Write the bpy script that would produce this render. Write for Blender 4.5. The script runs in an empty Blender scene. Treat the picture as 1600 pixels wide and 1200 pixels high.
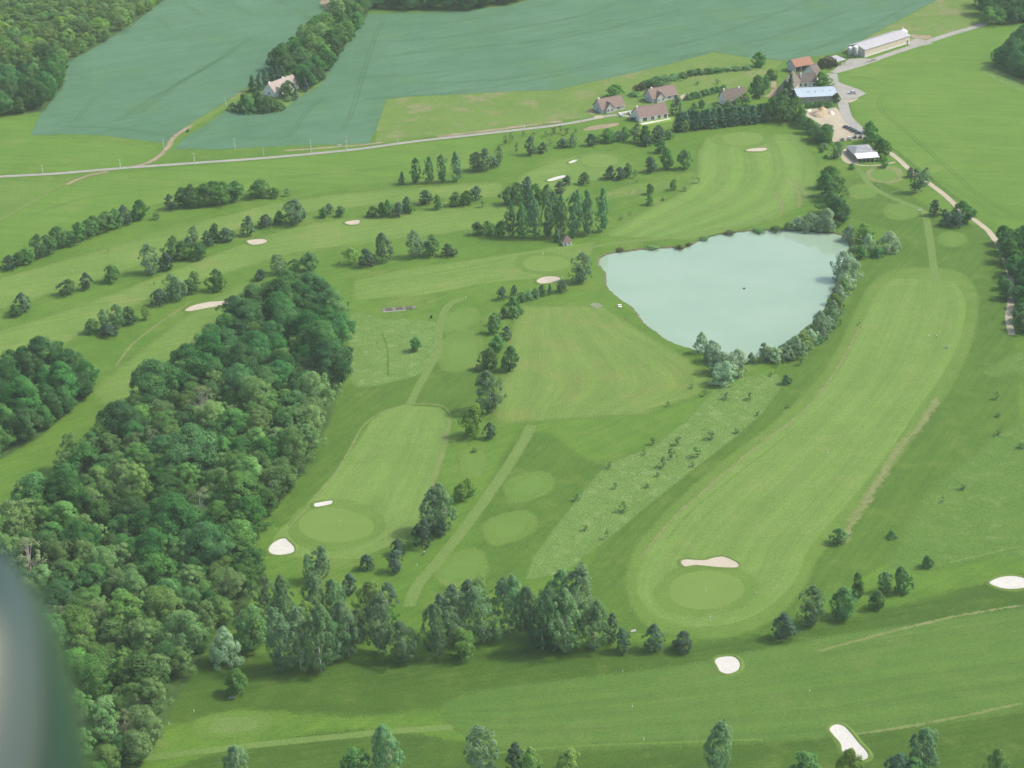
import bpy, bmesh, math, random
import numpy as np
from mathutils import Vector, Matrix
from mathutils.geometry import tessellate_polygon

random.seed(7); rng = np.random.default_rng(7)
S = bpy.context.scene
COL = S.collection
R = math.radians

# ------------------------------------------------------------------ camera
F_PX, PITCH, ALT, ROLL = 3400.0, R(25.0), 384.0, R(-1.3)
cam = bpy.data.cameras.new('camera'); cam_o = bpy.data.objects.new('camera', cam); COL.objects.link(cam_o)
cam.sensor_width = 36.0; cam.lens = 36.0 * F_PX / 1600.0
cam.clip_start = 0.1; cam.clip_end = 12000
CAM_M = Matrix.Translation((0, 0, ALT)) @ Matrix.Rotation(R(90) - PITCH, 4, 'X') @ Matrix.Rotation(ROLL, 4, 'Z')
cam_o.matrix_world = CAM_M
cam.dof.use_dof = True; cam.dof.focus_distance = 900.0; cam.dof.aperture_fstop = 5.0
S.camera = cam_o

# ------------------------------------------------------------------ light
SUN_EL, SUN_AZ = R(50), R(6)            # azimuth: from +X towards +Y
w = bpy.data.worlds.new('World'); S.world = w; w.use_nodes = True
nt = w.node_tree; bg = nt.nodes['Background']
sky = nt.nodes.new('ShaderNodeTexSky'); sky.sky_type = 'NISHITA'; sky.sun_disc = False
sky.sun_elevation = SUN_EL; sky.sun_rotation = R(90) - SUN_AZ
sky.air_density = 1.0; sky.dust_density = 4.0; sky.ozone_density = 0.6
nt.links.new(sky.outputs[0], bg.inputs[0]); bg.inputs[1].default_value = 0.15
sun = bpy.data.lights.new('sun', 'SUN'); sun_o = bpy.data.objects.new('sun', sun); COL.objects.link(sun_o)
sun.energy = 2.3; sun.angle = R(6.0); sun.color = (1.0, 0.95, 0.86)
sd = Vector((math.cos(SUN_EL) * math.cos(SUN_AZ), math.cos(SUN_EL) * math.sin(SUN_AZ), math.sin(SUN_EL)))
sun_o.rotation_euler = sd.to_track_quat('Z', 'Y').to_euler(); sun_o.location = (300, 900, 700)
S.view_settings.view_transform = 'Standard'; S.view_settings.look = 'None'
S.view_settings.exposure = 0.9; S.view_settings.gamma = 1.0
S.cycles.use_denoising = True
S.cycles.max_bounces = 6; S.cycles.diffuse_bounces = 4; S.cycles.transmission_bounces = 4
S.cycles.transparent_max_bounces = 12; S.cycles.volume_bounces = 1

# ------------------------------------------------------------------ pixel <-> place (photo pixels, 1600 x 1200)
M3 = CAM_M.to_3x3(); M3I = M3.inverted(); CAMP = Vector((0, 0, ALT))
def G(x, y, z=0.0):
    d = M3 @ Vector(((x - 800) / F_PX, -(y - 600) / F_PX, -1.0))
    t = (z - ALT) / d.z
    return CAMP + d * t
def ray_at(x, y, dist):
    d = M3 @ Vector(((x - 800) / F_PX, -(y - 600) / F_PX, -1.0))
    return CAMP + d.normalized() * dist
def proj(p):
    q = M3I @ (Vector(p) - CAMP)
    return (800 + F_PX * q.x / -q.z, 600 - F_PX * q.y / -q.z)
def ppm(p):                                # photo pixels per metre, across and upright
    a = proj(p); b = proj(Vector(p) + Vector((1, 0, 0))); c = proj(Vector(p) + Vector((0, 0, 1)))
    return math.hypot(b[0] - a[0], b[1] - a[1]), math.hypot(c[0] - a[0], c[1] - a[1])

# ------------------------------------------------------------------ objects
def link(o): COL.objects.link(o); return o
def tag(o, label=None, cat=None, group=None, kind=None):
    if label: o['label'] = label
    if cat: o['category'] = cat
    if group: o['group'] = group
    if kind: o['kind'] = kind
    return o
def empty(name, loc=(0, 0, 0), rz=0.0):
    o = bpy.data.objects.new(name, None); o.location = loc; o.rotation_euler = (0, 0, rz); o.empty_display_size = 0.3
    return link(o)
def mesh_obj(name, me, parent=None):
    o = bpy.data.objects.new(name, me); link(o)
    if parent is not None: o.parent = parent
    return o
def pymesh(name, verts, faces, mat, smooth=False, attrs=None):
    me = bpy.data.meshes.new(name); me.from_pydata([tuple(v) for v in verts], [], faces)
    if mat: me.materials.append(mat)
    if attrs:
        for k, vals in attrs.items():
            a = me.attributes.new(k, 'FLOAT', 'POINT'); a.data.foreach_set('value', np.asarray(vals, dtype=np.float32))
    if smooth: me.polygons.foreach_set('use_smooth', [True] * len(me.polygons))
    me.update(); return me

class MB:
    """collects boxes, tubes and faces for ONE part"""
    def __init__(s): s.v = []; s.f = []
    def add(s, vs, fs):
        b = len(s.v); s.v += [tuple(v) for v in vs]; s.f += [tuple(i + b for i in f) for f in fs]; return s
    def box(s, x0, x1, y0, y1, z0, z1):
        return s.add([(x0,y0,z0),(x1,y0,z0),(x1,y1,z0),(x0,y1,z0),(x0,y0,z1),(x1,y0,z1),(x1,y1,z1),(x0,y1,z1)],
                     [(3,2,1,0),(4,5,6,7),(0,1,5,4),(1,2,6,5),(2,3,7,6),(3,0,4,7)])
    def tube(s, p0, p1, r0, r1, n=8, cap=True):
        p0, p1 = Vector(p0), Vector(p1); d = (p1 - p0).normalized()
        a = d.orthogonal().normalized(); b = d.cross(a)
        vs = []
        for p, r in ((p0, r0), (p1, r1)):
            for i in range(n):
                t = 2 * math.pi * i / n; vs.append(p + a * (r * math.cos(t)) + b * (r * math.sin(t)))
        fs = [(i, (i + 1) % n, n + (i + 1) % n, n + i) for i in range(n)]
        if cap: fs += [tuple(range(n))[::-1], tuple(range(n, 2 * n))]
        return s.add(vs, fs)
    def lathe(s, prof, n=16, c=(0, 0, 0)):
        vs = []; fs = []
        for r, z in prof:
            for i in range(n):
                t = 2 * math.pi * i / n; vs.append((c[0] + r * math.cos(t), c[1] + r * math.sin(t), c[2] + z))
        for k in range(len(prof) - 1):
            for i in range(n):
                j = (i + 1) % n; fs.append((k * n + i, k * n + j, (k + 1) * n + j, (k + 1) * n + i))
        fs.append(tuple(range(n))[::-1]); fs.append(tuple(range((len(prof) - 1) * n, len(prof) * n)))
        return s.add(vs, fs)
    def build(s, name, mat, parent=None, smooth=False):
        return mesh_obj(name, pymesh(name, s.v, s.f, mat, smooth), parent)
def mbox(name, mat, parent, *b): return MB().box(*b).build(name, mat, parent)

# ------------------------------------------------------------------ materials
KG = .735                                  # ground and building albedo scale for this exposure
def kc(c): return tuple(x * KG for x in c)
def new_mat(name):
    m = bpy.data.materials.new(name); m.use_nodes = True
    t = m.node_tree; t.nodes.clear(); out = t.nodes.new('ShaderNodeOutputMaterial')
    return m, t, out
def N(t, typ, **kw):
    n = t.nodes.new(typ)
    for k, v in kw.items(): setattr(n, k, v)
    return n
def mixc(t, fac, a, b, blend='MIX'):
    n = N(t, 'ShaderNodeMix', data_type='RGBA', blend_type=blend)
    for i, v in ((0, fac), (6, a), (7, b)):
        if hasattr(v, 'is_linked'): t.links.new(v, n.inputs[i])
        elif i == 0: n.inputs[0].default_value = v
        else: n.inputs[i].default_value = (*v, 1)
    return n.outputs[2]
def math_n(t, op, a, b=0.0, clamp=False):
    n = N(t, 'ShaderNodeMath', operation=op, use_clamp=clamp)
    for i, v in ((0, a), (1, b)):
        if hasattr(v, 'is_linked'): t.links.new(v, n.inputs[i])
        else: n.inputs[i].default_value = v
    return n.outputs[0]
def maprange(t, v, a, b, c=0.0, d=1.0):
    n = N(t, 'ShaderNodeMapRange', interpolation_type='SMOOTHSTEP')
    t.links.new(v, n.inputs[0])
    for i, x in enumerate((a, b, c, d)): n.inputs[i + 1].default_value = x
    return n.outputs[0]
def noise(t, vec, size, detail=3, rough=0.55, dim='3D'):
    n = N(t, 'ShaderNodeTexNoise'); n.inputs['Scale'].default_value = 1.0 / size
    n.inputs['Detail'].default_value = detail; n.inputs['Roughness'].default_value = rough
    t.links.new(vec, n.inputs['Vector']); return n.outputs[0]
def plain(name, col, rough=0.7, metal=0.0, var=0.12, size=0.6, spec=0.5, coat=0.0):
    m, t, out = new_mat(name); p = N(t, 'ShaderNodeBsdfPrincipled')
    g = N(t, 'ShaderNodeTexCoord'); n = noise(t, g.outputs['Object'], size)
    f = maprange(t, n, 0.3, 0.7, 1 - var, 1 + var)
    c = N(t, 'ShaderNodeVectorMath', operation='SCALE'); c.inputs[0].default_value = kc(col)
    t.links.new(f, c.inputs['Scale']); t.links.new(c.outputs[0], p.inputs['Base Color'])
    p.inputs['Roughness'].default_value = rough; p.inputs['Metallic'].default_value = metal
    p.inputs['Specular IOR Level'].default_value = spec; p.inputs['Coat Weight'].default_value = coat
    t.links.new(p.outputs[0], out.inputs[0]); return m

def grass(name, dark, light, alt=None, big=45, mid=7, fine=0.9, stripe=None, soft=True, altthr=(0.52, 0.68), bump=0.25,
          streak=None, fineamt=0.16, ragged=0.7):
    """turf, crops, soil: mottled at several sizes; stripe = mower bands along the attribute 'across'; soft = ragged rim from 'a'"""
    tw = lambda c: (c[0] * .93, c[1] * 1.01, c[2] * .66) if c[1] > c[0] * 1.2 else c
    dark, light, alt = tw(dark), tw(light), tw(alt) if alt else None
    dark, light, alt = kc(dark), kc(light), kc(alt) if alt else None
    m, t, out = new_mat(name)
    pos = N(t, 'ShaderNodeNewGeometry').outputs['Position']
    nb = noise(t, pos, big, 4, 0.6); nm = noise(t, pos, mid, 4, 0.6); nf = noise(t, pos, fine, 3, 0.65)
    f = math_n(t, 'ADD', math_n(t, 'MULTIPLY', nb, 0.55), math_n(t, 'MULTIPLY', nm, 0.45))
    col = mixc(t, maprange(t, f, 0.36, 0.64), dark, light)
    if alt:
        na = noise(t, pos, big * 0.42, 5, 0.7)
        off = N(t, 'ShaderNodeVectorMath', operation='ADD'); off.inputs[1].default_value = (311.0, 57.0, 9.0)
        t.links.new(pos, off.inputs[0]); na = noise(t, off.outputs[0], big * 0.5, 5, 0.65)
        col = mixc(t, maprange(t, na, altthr[0], altthr[1]), col, alt)
    if streak:                       # (angle, length, width, amount): drawn-out streaks lying on the ground
        mp = N(t, 'ShaderNodeMapping'); t.links.new(pos, mp.inputs['Vector'])
        rot = N(t, 'ShaderNodeVectorRotate', rotation_type='Z_AXIS'); t.links.new(pos, rot.inputs['Vector']); rot.inputs['Angle'].default_value = -streak[0]
        sc = N(t, 'ShaderNodeVectorMath', operation='MULTIPLY'); t.links.new(rot.outputs[0], sc.inputs[0]); sc.inputs[1].default_value = (1 / streak[1], 1 / streak[2], 1)
        ns = noise(t, sc.outputs[0], 1.0, 4, 0.6)
        k = maprange(t, ns, 0.35, 0.65, 1 - streak[3], 1 + streak[3])
        v = N(t, 'ShaderNodeVectorMath', operation='SCALE'); t.links.new(col, v.inputs[0]); t.links.new(k, v.inputs['Scale']); col = v.outputs[0]
    if stripe:                       # (period, amount)
        at = N(t, 'ShaderNodeAttribute', attribute_name='across')
        x = math_n(t, 'ADD', at.outputs['Fac'], math_n(t, 'MULTIPLY', noise(t, pos, 9, 2), 1.6))
        s = math_n(t, 'SINE', math_n(t, 'MULTIPLY', x, 2 * math.pi / stripe[0]))
        al_ = N(t, 'ShaderNodeAttribute', attribute_name='along')
        cv = N(t, 'ShaderNodeCombineXYZ'); t.links.new(math_n(t, 'MULTIPLY', at.outputs['Fac'], .55), cv.inputs[0]); t.links.new(math_n(t, 'MULTIPLY', al_.outputs['Fac'], .012), cv.inputs[1])
        ln = maprange(t, noise(t, cv.outputs[0], 1.0, 4, .7), .35, .65, -.06, .06)
        k = math_n(t, 'ADD', maprange(t, s, -0.6, 0.6, 1 - stripe[1], 1 + stripe[1]), ln)
        v = N(t, 'ShaderNodeVectorMath', operation='SCALE'); t.links.new(col, v.inputs[0]); t.links.new(k, v.inputs['Scale']); col = v.outputs[0]
    k = maprange(t, nf, 0.3, 0.7, 1 - fineamt, 1 + fineamt)
    v = N(t, 'ShaderNodeVectorMath', operation='SCALE'); t.links.new(col, v.inputs[0]); t.links.new(k, v.inputs['Scale'])
    p = N(t, 'ShaderNodeBsdfPrincipled'); t.links.new(v.outputs[0], p.inputs['Base Color'])
    p.inputs['Roughness'].default_value = 0.9; p.inputs['Specular IOR Level'].default_value = 0.15
    if bump:
        b = N(t, 'ShaderNodeBump'); b.inputs['Strength'].default_value = bump; b.inputs['Distance'].default_value = 0.4
        t.links.new(nf, b.inputs['Height']); t.links.new(b.outputs[0], p.inputs['Normal'])
    if soft:
        at = N(t, 'ShaderNodeAttribute', attribute_name='a')
        nn = noise(t, pos, 0.45, 2, 0.7); n2 = noise(t, pos, 3.2, 3, 0.6)
        jit = math_n(t, 'ADD', math_n(t, 'MULTIPLY', math_n(t, 'SUBTRACT', nn, 0.5), 1.9), math_n(t, 'MULTIPLY', math_n(t, 'SUBTRACT', n2, 0.5), ragged))
        al = math_n(t, 'GREATER_THAN', math_n(t, 'ADD', at.outputs['Fac'], jit), 0.5)
        tr = N(t, 'ShaderNodeBsdfTransparent'); mx = N(t, 'ShaderNodeMixShader')
        t.links.new(al, mx.inputs[0]); t.links.new(tr.outputs[0], mx.inputs[1]); t.links.new(p.outputs[0], mx.inputs[2])
        t.links.new(mx.outputs[0], out.inputs[0])
    else: t.links.new(p.outputs[0], out.inputs[0])
    return m

def leaf_mat(name, dark, mid, light, trans=0.3, hue=0.012):
    m, t, out = new_mat(name)
    at = N(t, 'ShaderNodeAttribute', attribute_name='tint')
    r = N(t, 'ShaderNodeValToRGB'); e = r.color_ramp.elements
    e[0].position = 0.0; e[0].color = (*dark, 1); e[1].position = 1.0; e[1].color = (*light, 1)
    k = e.new(0.5); k.color = (*mid, 1)
    t.links.new(at.outputs['Fac'], r.inputs[0])
    oi = N(t, 'ShaderNodeObjectInfo')
    hs = N(t, 'ShaderNodeHueSaturation'); t.links.new(r.outputs[0], hs.inputs['Color'])
    t.links.new(maprange(t, oi.outputs['Random'], 0, 1, 0.492 - hue, 0.494 + hue), hs.inputs['Hue'])
    rv = math_n(t, 'FRACT', math_n(t, 'MULTIPLY', oi.outputs['Random'], 17.31))
    t.links.new(maprange(t, rv, 0, 1, 0.76, 1.34), hs.inputs['Value'])
    rs = math_n(t, 'FRACT', math_n(t, 'MULTIPLY', oi.outputs['Random'], 7.77))
    t.links.new(maprange(t, rs, 0, 1, 0.94, 1.12), hs.inputs['Saturation'])
    d = N(t, 'ShaderNodeBsdfDiffuse'); tl = N(t, 'ShaderNodeBsdfTranslucent')
    t.links.new(hs.outputs[0], d.inputs[0]); t.links.new(hs.outputs[0], tl.inputs[0])
    mx = N(t, 'ShaderNodeMixShader'); mx.inputs[0].default_value = trans
    t.links.new(d.outputs[0], mx.inputs[1]); t.links.new(tl.outputs[0], mx.inputs[2])
    t.links.new(mx.outputs[0], out.inputs[0]); return m

# ------------------------------------------------------------------ ground sheets
def smooth_line(pts, closed, n=6):
    P = [Vector(p) for p in pts]; out = []; k = len(P)
    for i in range(k if closed else k - 1):
        if closed: a, b, c, d = P[i - 1], P[i], P[(i + 1) % k], P[(i + 2) % k]
        else: a, b, c, d = P[max(i - 1, 0)], P[i], P[i + 1], P[min(i + 2, k - 1)]
        for j in range(n):
            t = j / n
            out.append(0.5 * ((2 * b) + (c - a) * t + (2 * a - 5 * b + 4 * c - d) * t * t + (3 * b - a - 3 * c + d) * t ** 3))
    if not closed: out.append(P[-1])
    return out
def resample(P, n):
    P = [Vector(p) for p in P]; L = [0.0]
    for i in range(1, len(P)): L.append(L[-1] + (P[i] - P[i - 1]).length)
    out = []
    for k in range(n):
        s = L[-1] * k / (n - 1); j = 1
        while j < len(P) - 1 and L[j] < s: j += 1
        u = (s - L[j - 1]) / max(L[j] - L[j - 1], 1e-6); out.append(P[j - 1].lerp(P[j], min(max(u, 0), 1)))
    return out
def gline(pts, closed=False, smooth=True, n=6, z=0.0):
    P = [G(x, y, 0).to_2d() for x, y in pts]
    if smooth: P = smooth_line(P, closed, n)
    return [Vector((p.x, p.y, z)) for p in P]
def is_ccw(P): return sum(P[i].x * P[(i + 1) % len(P)].y - P[(i + 1) % len(P)].x * P[i].y for i in range(len(P))) > 0
def loop_normals(P):
    out = []; n = len(P)
    for i in range(n):
        d = (P[(i + 1) % n] - P[i - 1]); out.append(Vector((d.y, -d.x, 0)).normalized())
    return out
def sheet(name, pts, z, mat, soft=1.2, smooth=True, n=6, parent=None, kind='structure', world=None):
    P = world if world else gline(pts, True, smooth, n)
    if not is_ccw(P): P = P[::-1]
    P = [Vector((p.x, p.y, z)) for p in P]; nm = loop_normals(P); k = len(P)
    ins = min(soft * .5, .8); inner = [p - q * ins for p, q in zip(P, nm)]; outer = [p + q * (soft - ins) - Vector((0, 0, .012)) for p, q in zip(P, nm)]
    tris = tessellate_polygon([inner])
    faces = []
    for t in tris:
        a, b, c = t
        if (inner[b] - inner[a]).cross(inner[c] - inner[a]).z < 0: t = (a, c, b)
        faces.append(tuple(t))
    vs = inner + outer; at = [1.0] * k + [0.0] * k
    faces += [(i, k + i, k + (i + 1) % k, (i + 1) % k) for i in range(k)]
    o = mesh_obj(name, pymesh(name, vs, faces, mat, attrs={'a': at}), parent)
    if parent is None and kind: o['kind'] = kind
    return o
def strip(name, pts, width, z, mat, soft=0.5, smooth=True, world=None, parent=None, n=6, fade=True):
    C = world if world else gline(pts, False, smooth, n)
    vs = []; at = []; fs = []; ac = []
    wd = width if callable(width) else (lambda s: width)
    for i, p in enumerate(C):
        d = C[min(i + 1, len(C) - 1)] - C[max(i - 1, 0)]; q = Vector((d.y, -d.x, 0)).normalized()
        h = wd(i / (len(C) - 1)) / 2 ; soft = min(soft, h * 1.9)
        for off, a in ((-h - soft / 2, 0), (-h + soft / 2, 1), (h - soft / 2, 1), (h + soft / 2, 0)):
            x = p + q * off; vs.append((x.x, x.y, z)); at.append(0 if fade and i in (0, len(C) - 1) else a); ac.append(off)
        if i:
            b = 4 * (i - 1)
            for j in range(3): fs.append((b + j, b + j + 1, b + j + 5, b + j + 4))
    me = pymesh(name, vs, fs, mat, attrs={'a': at, 'across': ac})
    if me.polygons and me.polygons[0].normal.z < 0: me.flip_normals()
    o = mesh_obj(name, me, parent)
    if parent is None: o['kind'] = 'structure'
    return o
def ribbon(name, left, right, z, mat, soft=2.0, rows=70, cols=14):
    A = resample(gline(left), rows); B = resample(gline(right), rows)
    grid = []; at = []; ac = []
    wmean = sum((a - b).length for a, b in zip(A, B)) / rows
    def row(a, b, e):
        u = (b - a).normalized() if (b - a).length > 1e-6 else Vector((1, 0, 0)); W = (b - a).length
        r = [a - u * soft] + [a.lerp(b, j / cols) for j in range(cols + 1)] + [b + u * soft]
        grid.append(r); at.append([0] + [e] * (cols + 1) + [0]); ac.append([-soft] + [wmean * j / cols for j in range(cols + 1)] + [wmean + soft])
    d0 = ((A[0] + B[0]) - (A[1] + B[1])).normalized() * soft; d1 = ((A[-1] + B[-1]) - (A[-2] + B[-2])).normalized() * soft
    row(A[0] + d0, B[0] + d0, 0)
    for a, b in zip(A, B): row(a, b, 1)
    row(A[-1] + d1, B[-1] + d1, 0)
    c = cols + 3; vs = [(p.x, p.y, z) for r in grid for p in r]
    fs = [(i * c + j, i * c + j + 1, (i + 1) * c + j + 1, (i + 1) * c + j) for i in range(len(grid) - 1) for j in range(c - 1)]
    me = pymesh(name, vs, fs, mat, attrs={'a': [x for r in at for x in r], 'across': [x for r in ac for x in r], 'along': [i * 4.0 for i, r in enumerate(ac) for x in r]})
    if me.polygons[0].normal.z < 0: me.flip_normals()
    o = mesh_obj(name, me); o['kind'] = 'structure'; return o
def oval(cx, cy, rx, ry, n=18, wob=0.05, rot=0.0, sq=2.0):
    out = []; ph = rng.uniform(0, 6.28)
    for i in range(n):
        t = 2 * math.pi * i / n; c, s = math.cos(t), math.sin(t)
        k = (abs(c) ** sq + abs(s) ** sq) ** (-1.0 / sq) * (1 + wob * math.sin(2 * t + ph) + wob * .6 * math.sin(3 * t + 2 * ph))
        x, y = rx * c * k, ry * s * k
        out.append((cx + x * math.cos(rot) - y * math.sin(rot), cy + x * math.sin(rot) + y * math.cos(rot)))
    return out

# colours of turf and crops
MT = {}
MT['rough'] = grass('rough_turf', (.076, .154, .022), (.104, .186, .031), alt=(.128, .188, .044), big=60, mid=9, soft=False, streak=(R(38), 40, 2.2, .07))
MT['fair'] = grass('fairway_turf', (.125, .204, .056), (.150, .228, .070), alt=(.160, .222, .076), big=30, mid=5, stripe=(13.0, .032))
MT['fair_flat'] = grass('fairway_plain_turf', (.118, .198, .050), (.146, .222, .062), alt=(.168, .218, .074), big=34, mid=6, streak=(R(22), 50, 2.5, .07))
MT['semi'] = grass('semi_rough_turf', (.098, .174, .038), (.122, .196, .047), alt=(.142, .198, .058), big=24, mid=5)
MT['green'] = grass('green_turf', (.138, .214, .060), (.150, .224, .066), big=18, mid=5, fine=.5, fineamt=.05, bump=.05, ragged=.3)
MT['tee'] = grass('tee_turf', (.106, .190, .044), (.120, .203, .052), big=14, mid=4, fine=.5, fineamt=.06, bump=.08, ragged=.3)
MT['mown'] = grass('mown_path_turf', (.122, .190, .062), (.142, .206, .072), big=12, mid=3)
MT['dark'] = grass('lush_rough_turf', (.062, .126, .018), (.080, .148, .025), alt=(.100, .158, .034), big=30, mid=6, streak=(R(62), 36, 2.0, .07))
MT['shaded'] = grass('shaded_rough_turf', (.046, .096, .013), (.060, .116, .018), alt=(.080, .128, .026), big=26, mid=6, streak=(R(14), 40, 2.2, .08))  # lush rough with the foreground shade put into its colour
MT['straw'] = grass('dry_mown_turf', (.145, .192, .066), (.190, .212, .088), big=10, mid=2.2, fine=.5, fineamt=.25, ragged=2.4)
MT['meadow'] = grass('long_grass', (.104, .186, .052), (.140, .222, .076), alt=(.185, .252, .115), big=10, mid=2.6, fine=.8, fineamt=.25, bump=.6)
MT['wheat'] = grass('wheat_crop', (.068, .152, .122), (.086, .174, .150), alt=(.078, .164, .110), big=80, mid=20, fine=1.5, streak=(R(30), 60, 6, .07), fineamt=.07)
MT['barley'] = grass('barley_crop', (.094, .182, .030), (.114, .200, .038), alt=(.130, .206, .046), big=70, mid=14, fine=1.5, streak=(R(-12), 50, 5, .07), fineamt=.08)
MT['ley'] = grass('pasture', (.110, .180, .046), (.140, .205, .058), alt=(.185, .200, .082), big=34, mid=6, fineamt=.2)
MT['track'] = grass('wheel_rut', (.050, .112, .066), (.060, .128, .076), big=20, mid=4, ragged=.4)
MT['track_b'] = grass('barley_wheel_rut', (.066, .134, .028), (.076, .146, .034), big=20, mid=4, ragged=.4)
MT['asphalt'] = grass('worn_asphalt', (.27, .265, .24), (.33, .325, .295), big=14, mid=3, fine=.5, bump=.1, ragged=.3)
MT['gravel'] = grass('pale_gravel', (.36, .32, .235), (.43, .385, .29), big=14, mid=3, fine=.4, bump=.2)
MT['dirt'] = grass('bare_soil', (.24, .20, .125), (.32, .27, .18), alt=(.14, .17, .06), big=12, mid=2.5, fine=.4, bump=.4)
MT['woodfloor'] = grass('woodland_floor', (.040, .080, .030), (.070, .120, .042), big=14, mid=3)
MT['bank'] = grass('pond_bank', (.085, .11, .045), (.15, .145, .085), big=8, mid=1.6, fine=.4, soft=False, bump=.8)
MT['puddle'] = grass('damp_patch', (.165, .205, .14), (.22, .24, .18), big=6, mid=2)

# pond outline (cut out of the terrain, banks go down to the water)
POND = [(932,409),(935,402),(942,397),(956,393),(975,391),(1012,386),(1045,384.5),(1066,386),(1082,378),(1100,370),(1125,363),(1170,359),(1225,357),(1270,360),(1318,366),(1330,383),
        (1322,405),(1312,430),(1304,455),(1292,480),(1276,500),(1252,520),(1230,540),(1200,553),(1170,562),(1140,558),(1112,552),
        (1087,546),(1050,536),(1025,520),(1002,502),(990,486),(978,474),(958,461),(946,446),(942,425),(936,417)]
pond = gline(POND, True, True, 6)
if not is_ccw(pond): pond = pond[::-1]
pond = [p + q * rng.uniform(-.5, .5) for p, q in zip(pond, loop_normals(pond))]
def make_terrain():
    bm = bmesh.new(); X, Y0, Y1 = 3200, -1200, 4800
    ov = [bm.verts.new(p) for p in ((-X, Y0, 0), (X, Y0, 0), (X, Y1, 0), (-X, Y1, 0))]
    pv = [bm.verts.new((p.x, p.y, 0)) for p in pond]
    ed = [bm.edges.new((l[i], l[(i + 1) % len(l)])) for l in (ov, pv) for i in range(len(l))]
    bmesh.ops.triangle_fill(bm, use_beauty=True, use_dissolve=False, edges=ed)
    bmesh.ops.recalc_face_normals(bm, faces=bm.faces)
    me = bpy.data.meshes.new('terrain'); bm.to_mesh(me); bm.free()
    if me.polygons[0].normal.z < 0: me.flip_normals()
    me.materials.append(MT['rough']); o = mesh_obj('terrain', me); o['kind'] = 'structure'
make_terrain()
nrm = loop_normals(pond); k = len(pond)
low = [p - q * 1.8 for p, q in zip(pond, nrm)]
vs = [(p.x, p.y, 0) for p in pond] + [(p.x, p.y, -0.9) for p in low]
me = pymesh('pond_bank', vs, [(i, (i + 1) % k, k + (i + 1) % k, k + i) for i in range(k)], MT['bank'])
mesh_obj('pond_bank', me)['kind'] = 'structure'
m, t, out = new_mat('pond_water'); p = N(t, 'ShaderNodeBsdfPrincipled')
pos = N(t, 'ShaderNodeNewGeometry').outputs['Position']
c = mixc(t, maprange(t, noise(t, pos, 40, 3), .35, .65), (.175, .260, .185), (.195, .275, .200))
t.links.new(c, p.inputs['Base Color']); p.inputs['Roughness'].default_value = .03; p.inputs['IOR'].default_value = 1.33
b = N(t, 'ShaderNodeBump'); b.inputs['Strength'].default_value = .06; b.inputs['Distance'].default_value = .04
t.links.new(noise(t, pos, 1.6, 3), b.inputs['Height']); t.links.new(b.outputs[0], p.inputs['Normal'])
t.links.new(p.outputs[0], out.inputs[0])
wat = [Vector((p.x, p.y, -0.6)) for p in [a - q * .6 for a, q in zip(pond, nrm)]]
tr = [tuple(f) for f in tessellate_polygon([wat])]
me = pymesh('pond_water', wat, tr, m)
if me.polygons[0].normal.z < 0: me.flip_normals()
mesh_obj('pond_water', me)['kind'] = 'structure'

# ---- crops and meadows (far part)
sheet('wheat_field', [(45,212),(95,209),(160,211),(215,218),(256,224),(275,207),(330,172),(357,155),(392,132),(425,112),(450,82),(490,45),(520,14),(530,-60),(240,-60),(250,2),(200,38),(150,68),(106,96),(98,132),(66,176)], .02, MT['wheat'], 2.5, False)
sheet('wheat_field', [(272,232),(290,215),(322,196),(355,172),(395,178),(440,176),(480,140),(520,95),(548,58),(574,22),(640,20),(722,18),(800,8),(850,-6),(850,-80),(1560,-80),(1462,0),(1390,38),(1310,82),(1230,94),(1180,91),(1115,81),(1030,104),(950,122),(870,140),(800,142),(700,148),(640,150),(603,155),(592,190),(575,224),(530,225),(440,228),(340,233)], .02, MT['wheat'], 2.5, False)
sheet('barley_field', [(-120,190),(0,184),(60,183),(48,211),(120,214),(180,219),(245,229),(238,245),(205,260),(120,267),(0,273),(-120,280)], .024, MT['barley'], 1.5, False)
sheet('barley_field', [(170,272),(300,260),(400,252),(560,237),(700,219),(790,208),(780,226),(740,245),(735,262),(640,283),(540,290),(440,298),(330,300),(240,320),(180,335),(90,372),(20,402),(-100,430),(-100,360),(0,346),(75,304),(110,288)], .024, MT['barley'], 2.0, False)
sheet('barley_field', [(-100,285),(0,281),(105,286),(72,303),(0,343),(-100,385)], .024, MT['semi'], 1.5, False)
sheet('barley_field', [(1300,117),(1360,99),(1420,76),(1480,57),(1535,43),(1600,42),(1760,40),(1760,420),(1660,400),(1600,366),(1560,352),(1525,335),(1490,308),(1455,282),(1420,258),(1395,240),(1372,228),(1355,205),(1338,182),(1326,158),(1345,152),(1355,147),(1322,135)], .024, MT['barley'], 1.5, False)
sheet('barley_field', [(1312,83),(1390,40),(1465,0),(1540,-60),(1600,-60),(1540,0),(1530,38),(1480,54),(1424,68),(1410,50),(1340,66)], .024, MT['ley'], 1.5, False)
sheet('meadow', [(604,156),(640,151),(700,149),(800,143),(870,141),(950,123),(1030,105),(1115,82),(1180,92),(1225,95),(1200,120),(1160,140),(1100,142),(1060,150),(1000,176),(930,182),(860,190),(780,202),(700,211),(640,217),(585,226),(590,195)], .028, MT['ley'], 1.5, False)
sheet('garden_lawn', [(992,186),(1010,196),(1050,190),(1056,178),(1042,182)], .05, grass('garden_lawn', (.16, .27, .045), (.19, .30, .06), big=12, mid=3), .6, False)
sheet('garden_lawn', [(360,170),(392,150),(430,128),(450,112),(500,118),(512,110),(500,132),(470,150),(440,172),(400,176)], .032, MT['ley'], .8)
sheet('field_margin', [(1555,100),(1600,112),(1640,122),(1640,150),(1600,144),(1560,126),(1535,110)], .03, MT['meadow'], 2)

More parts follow.
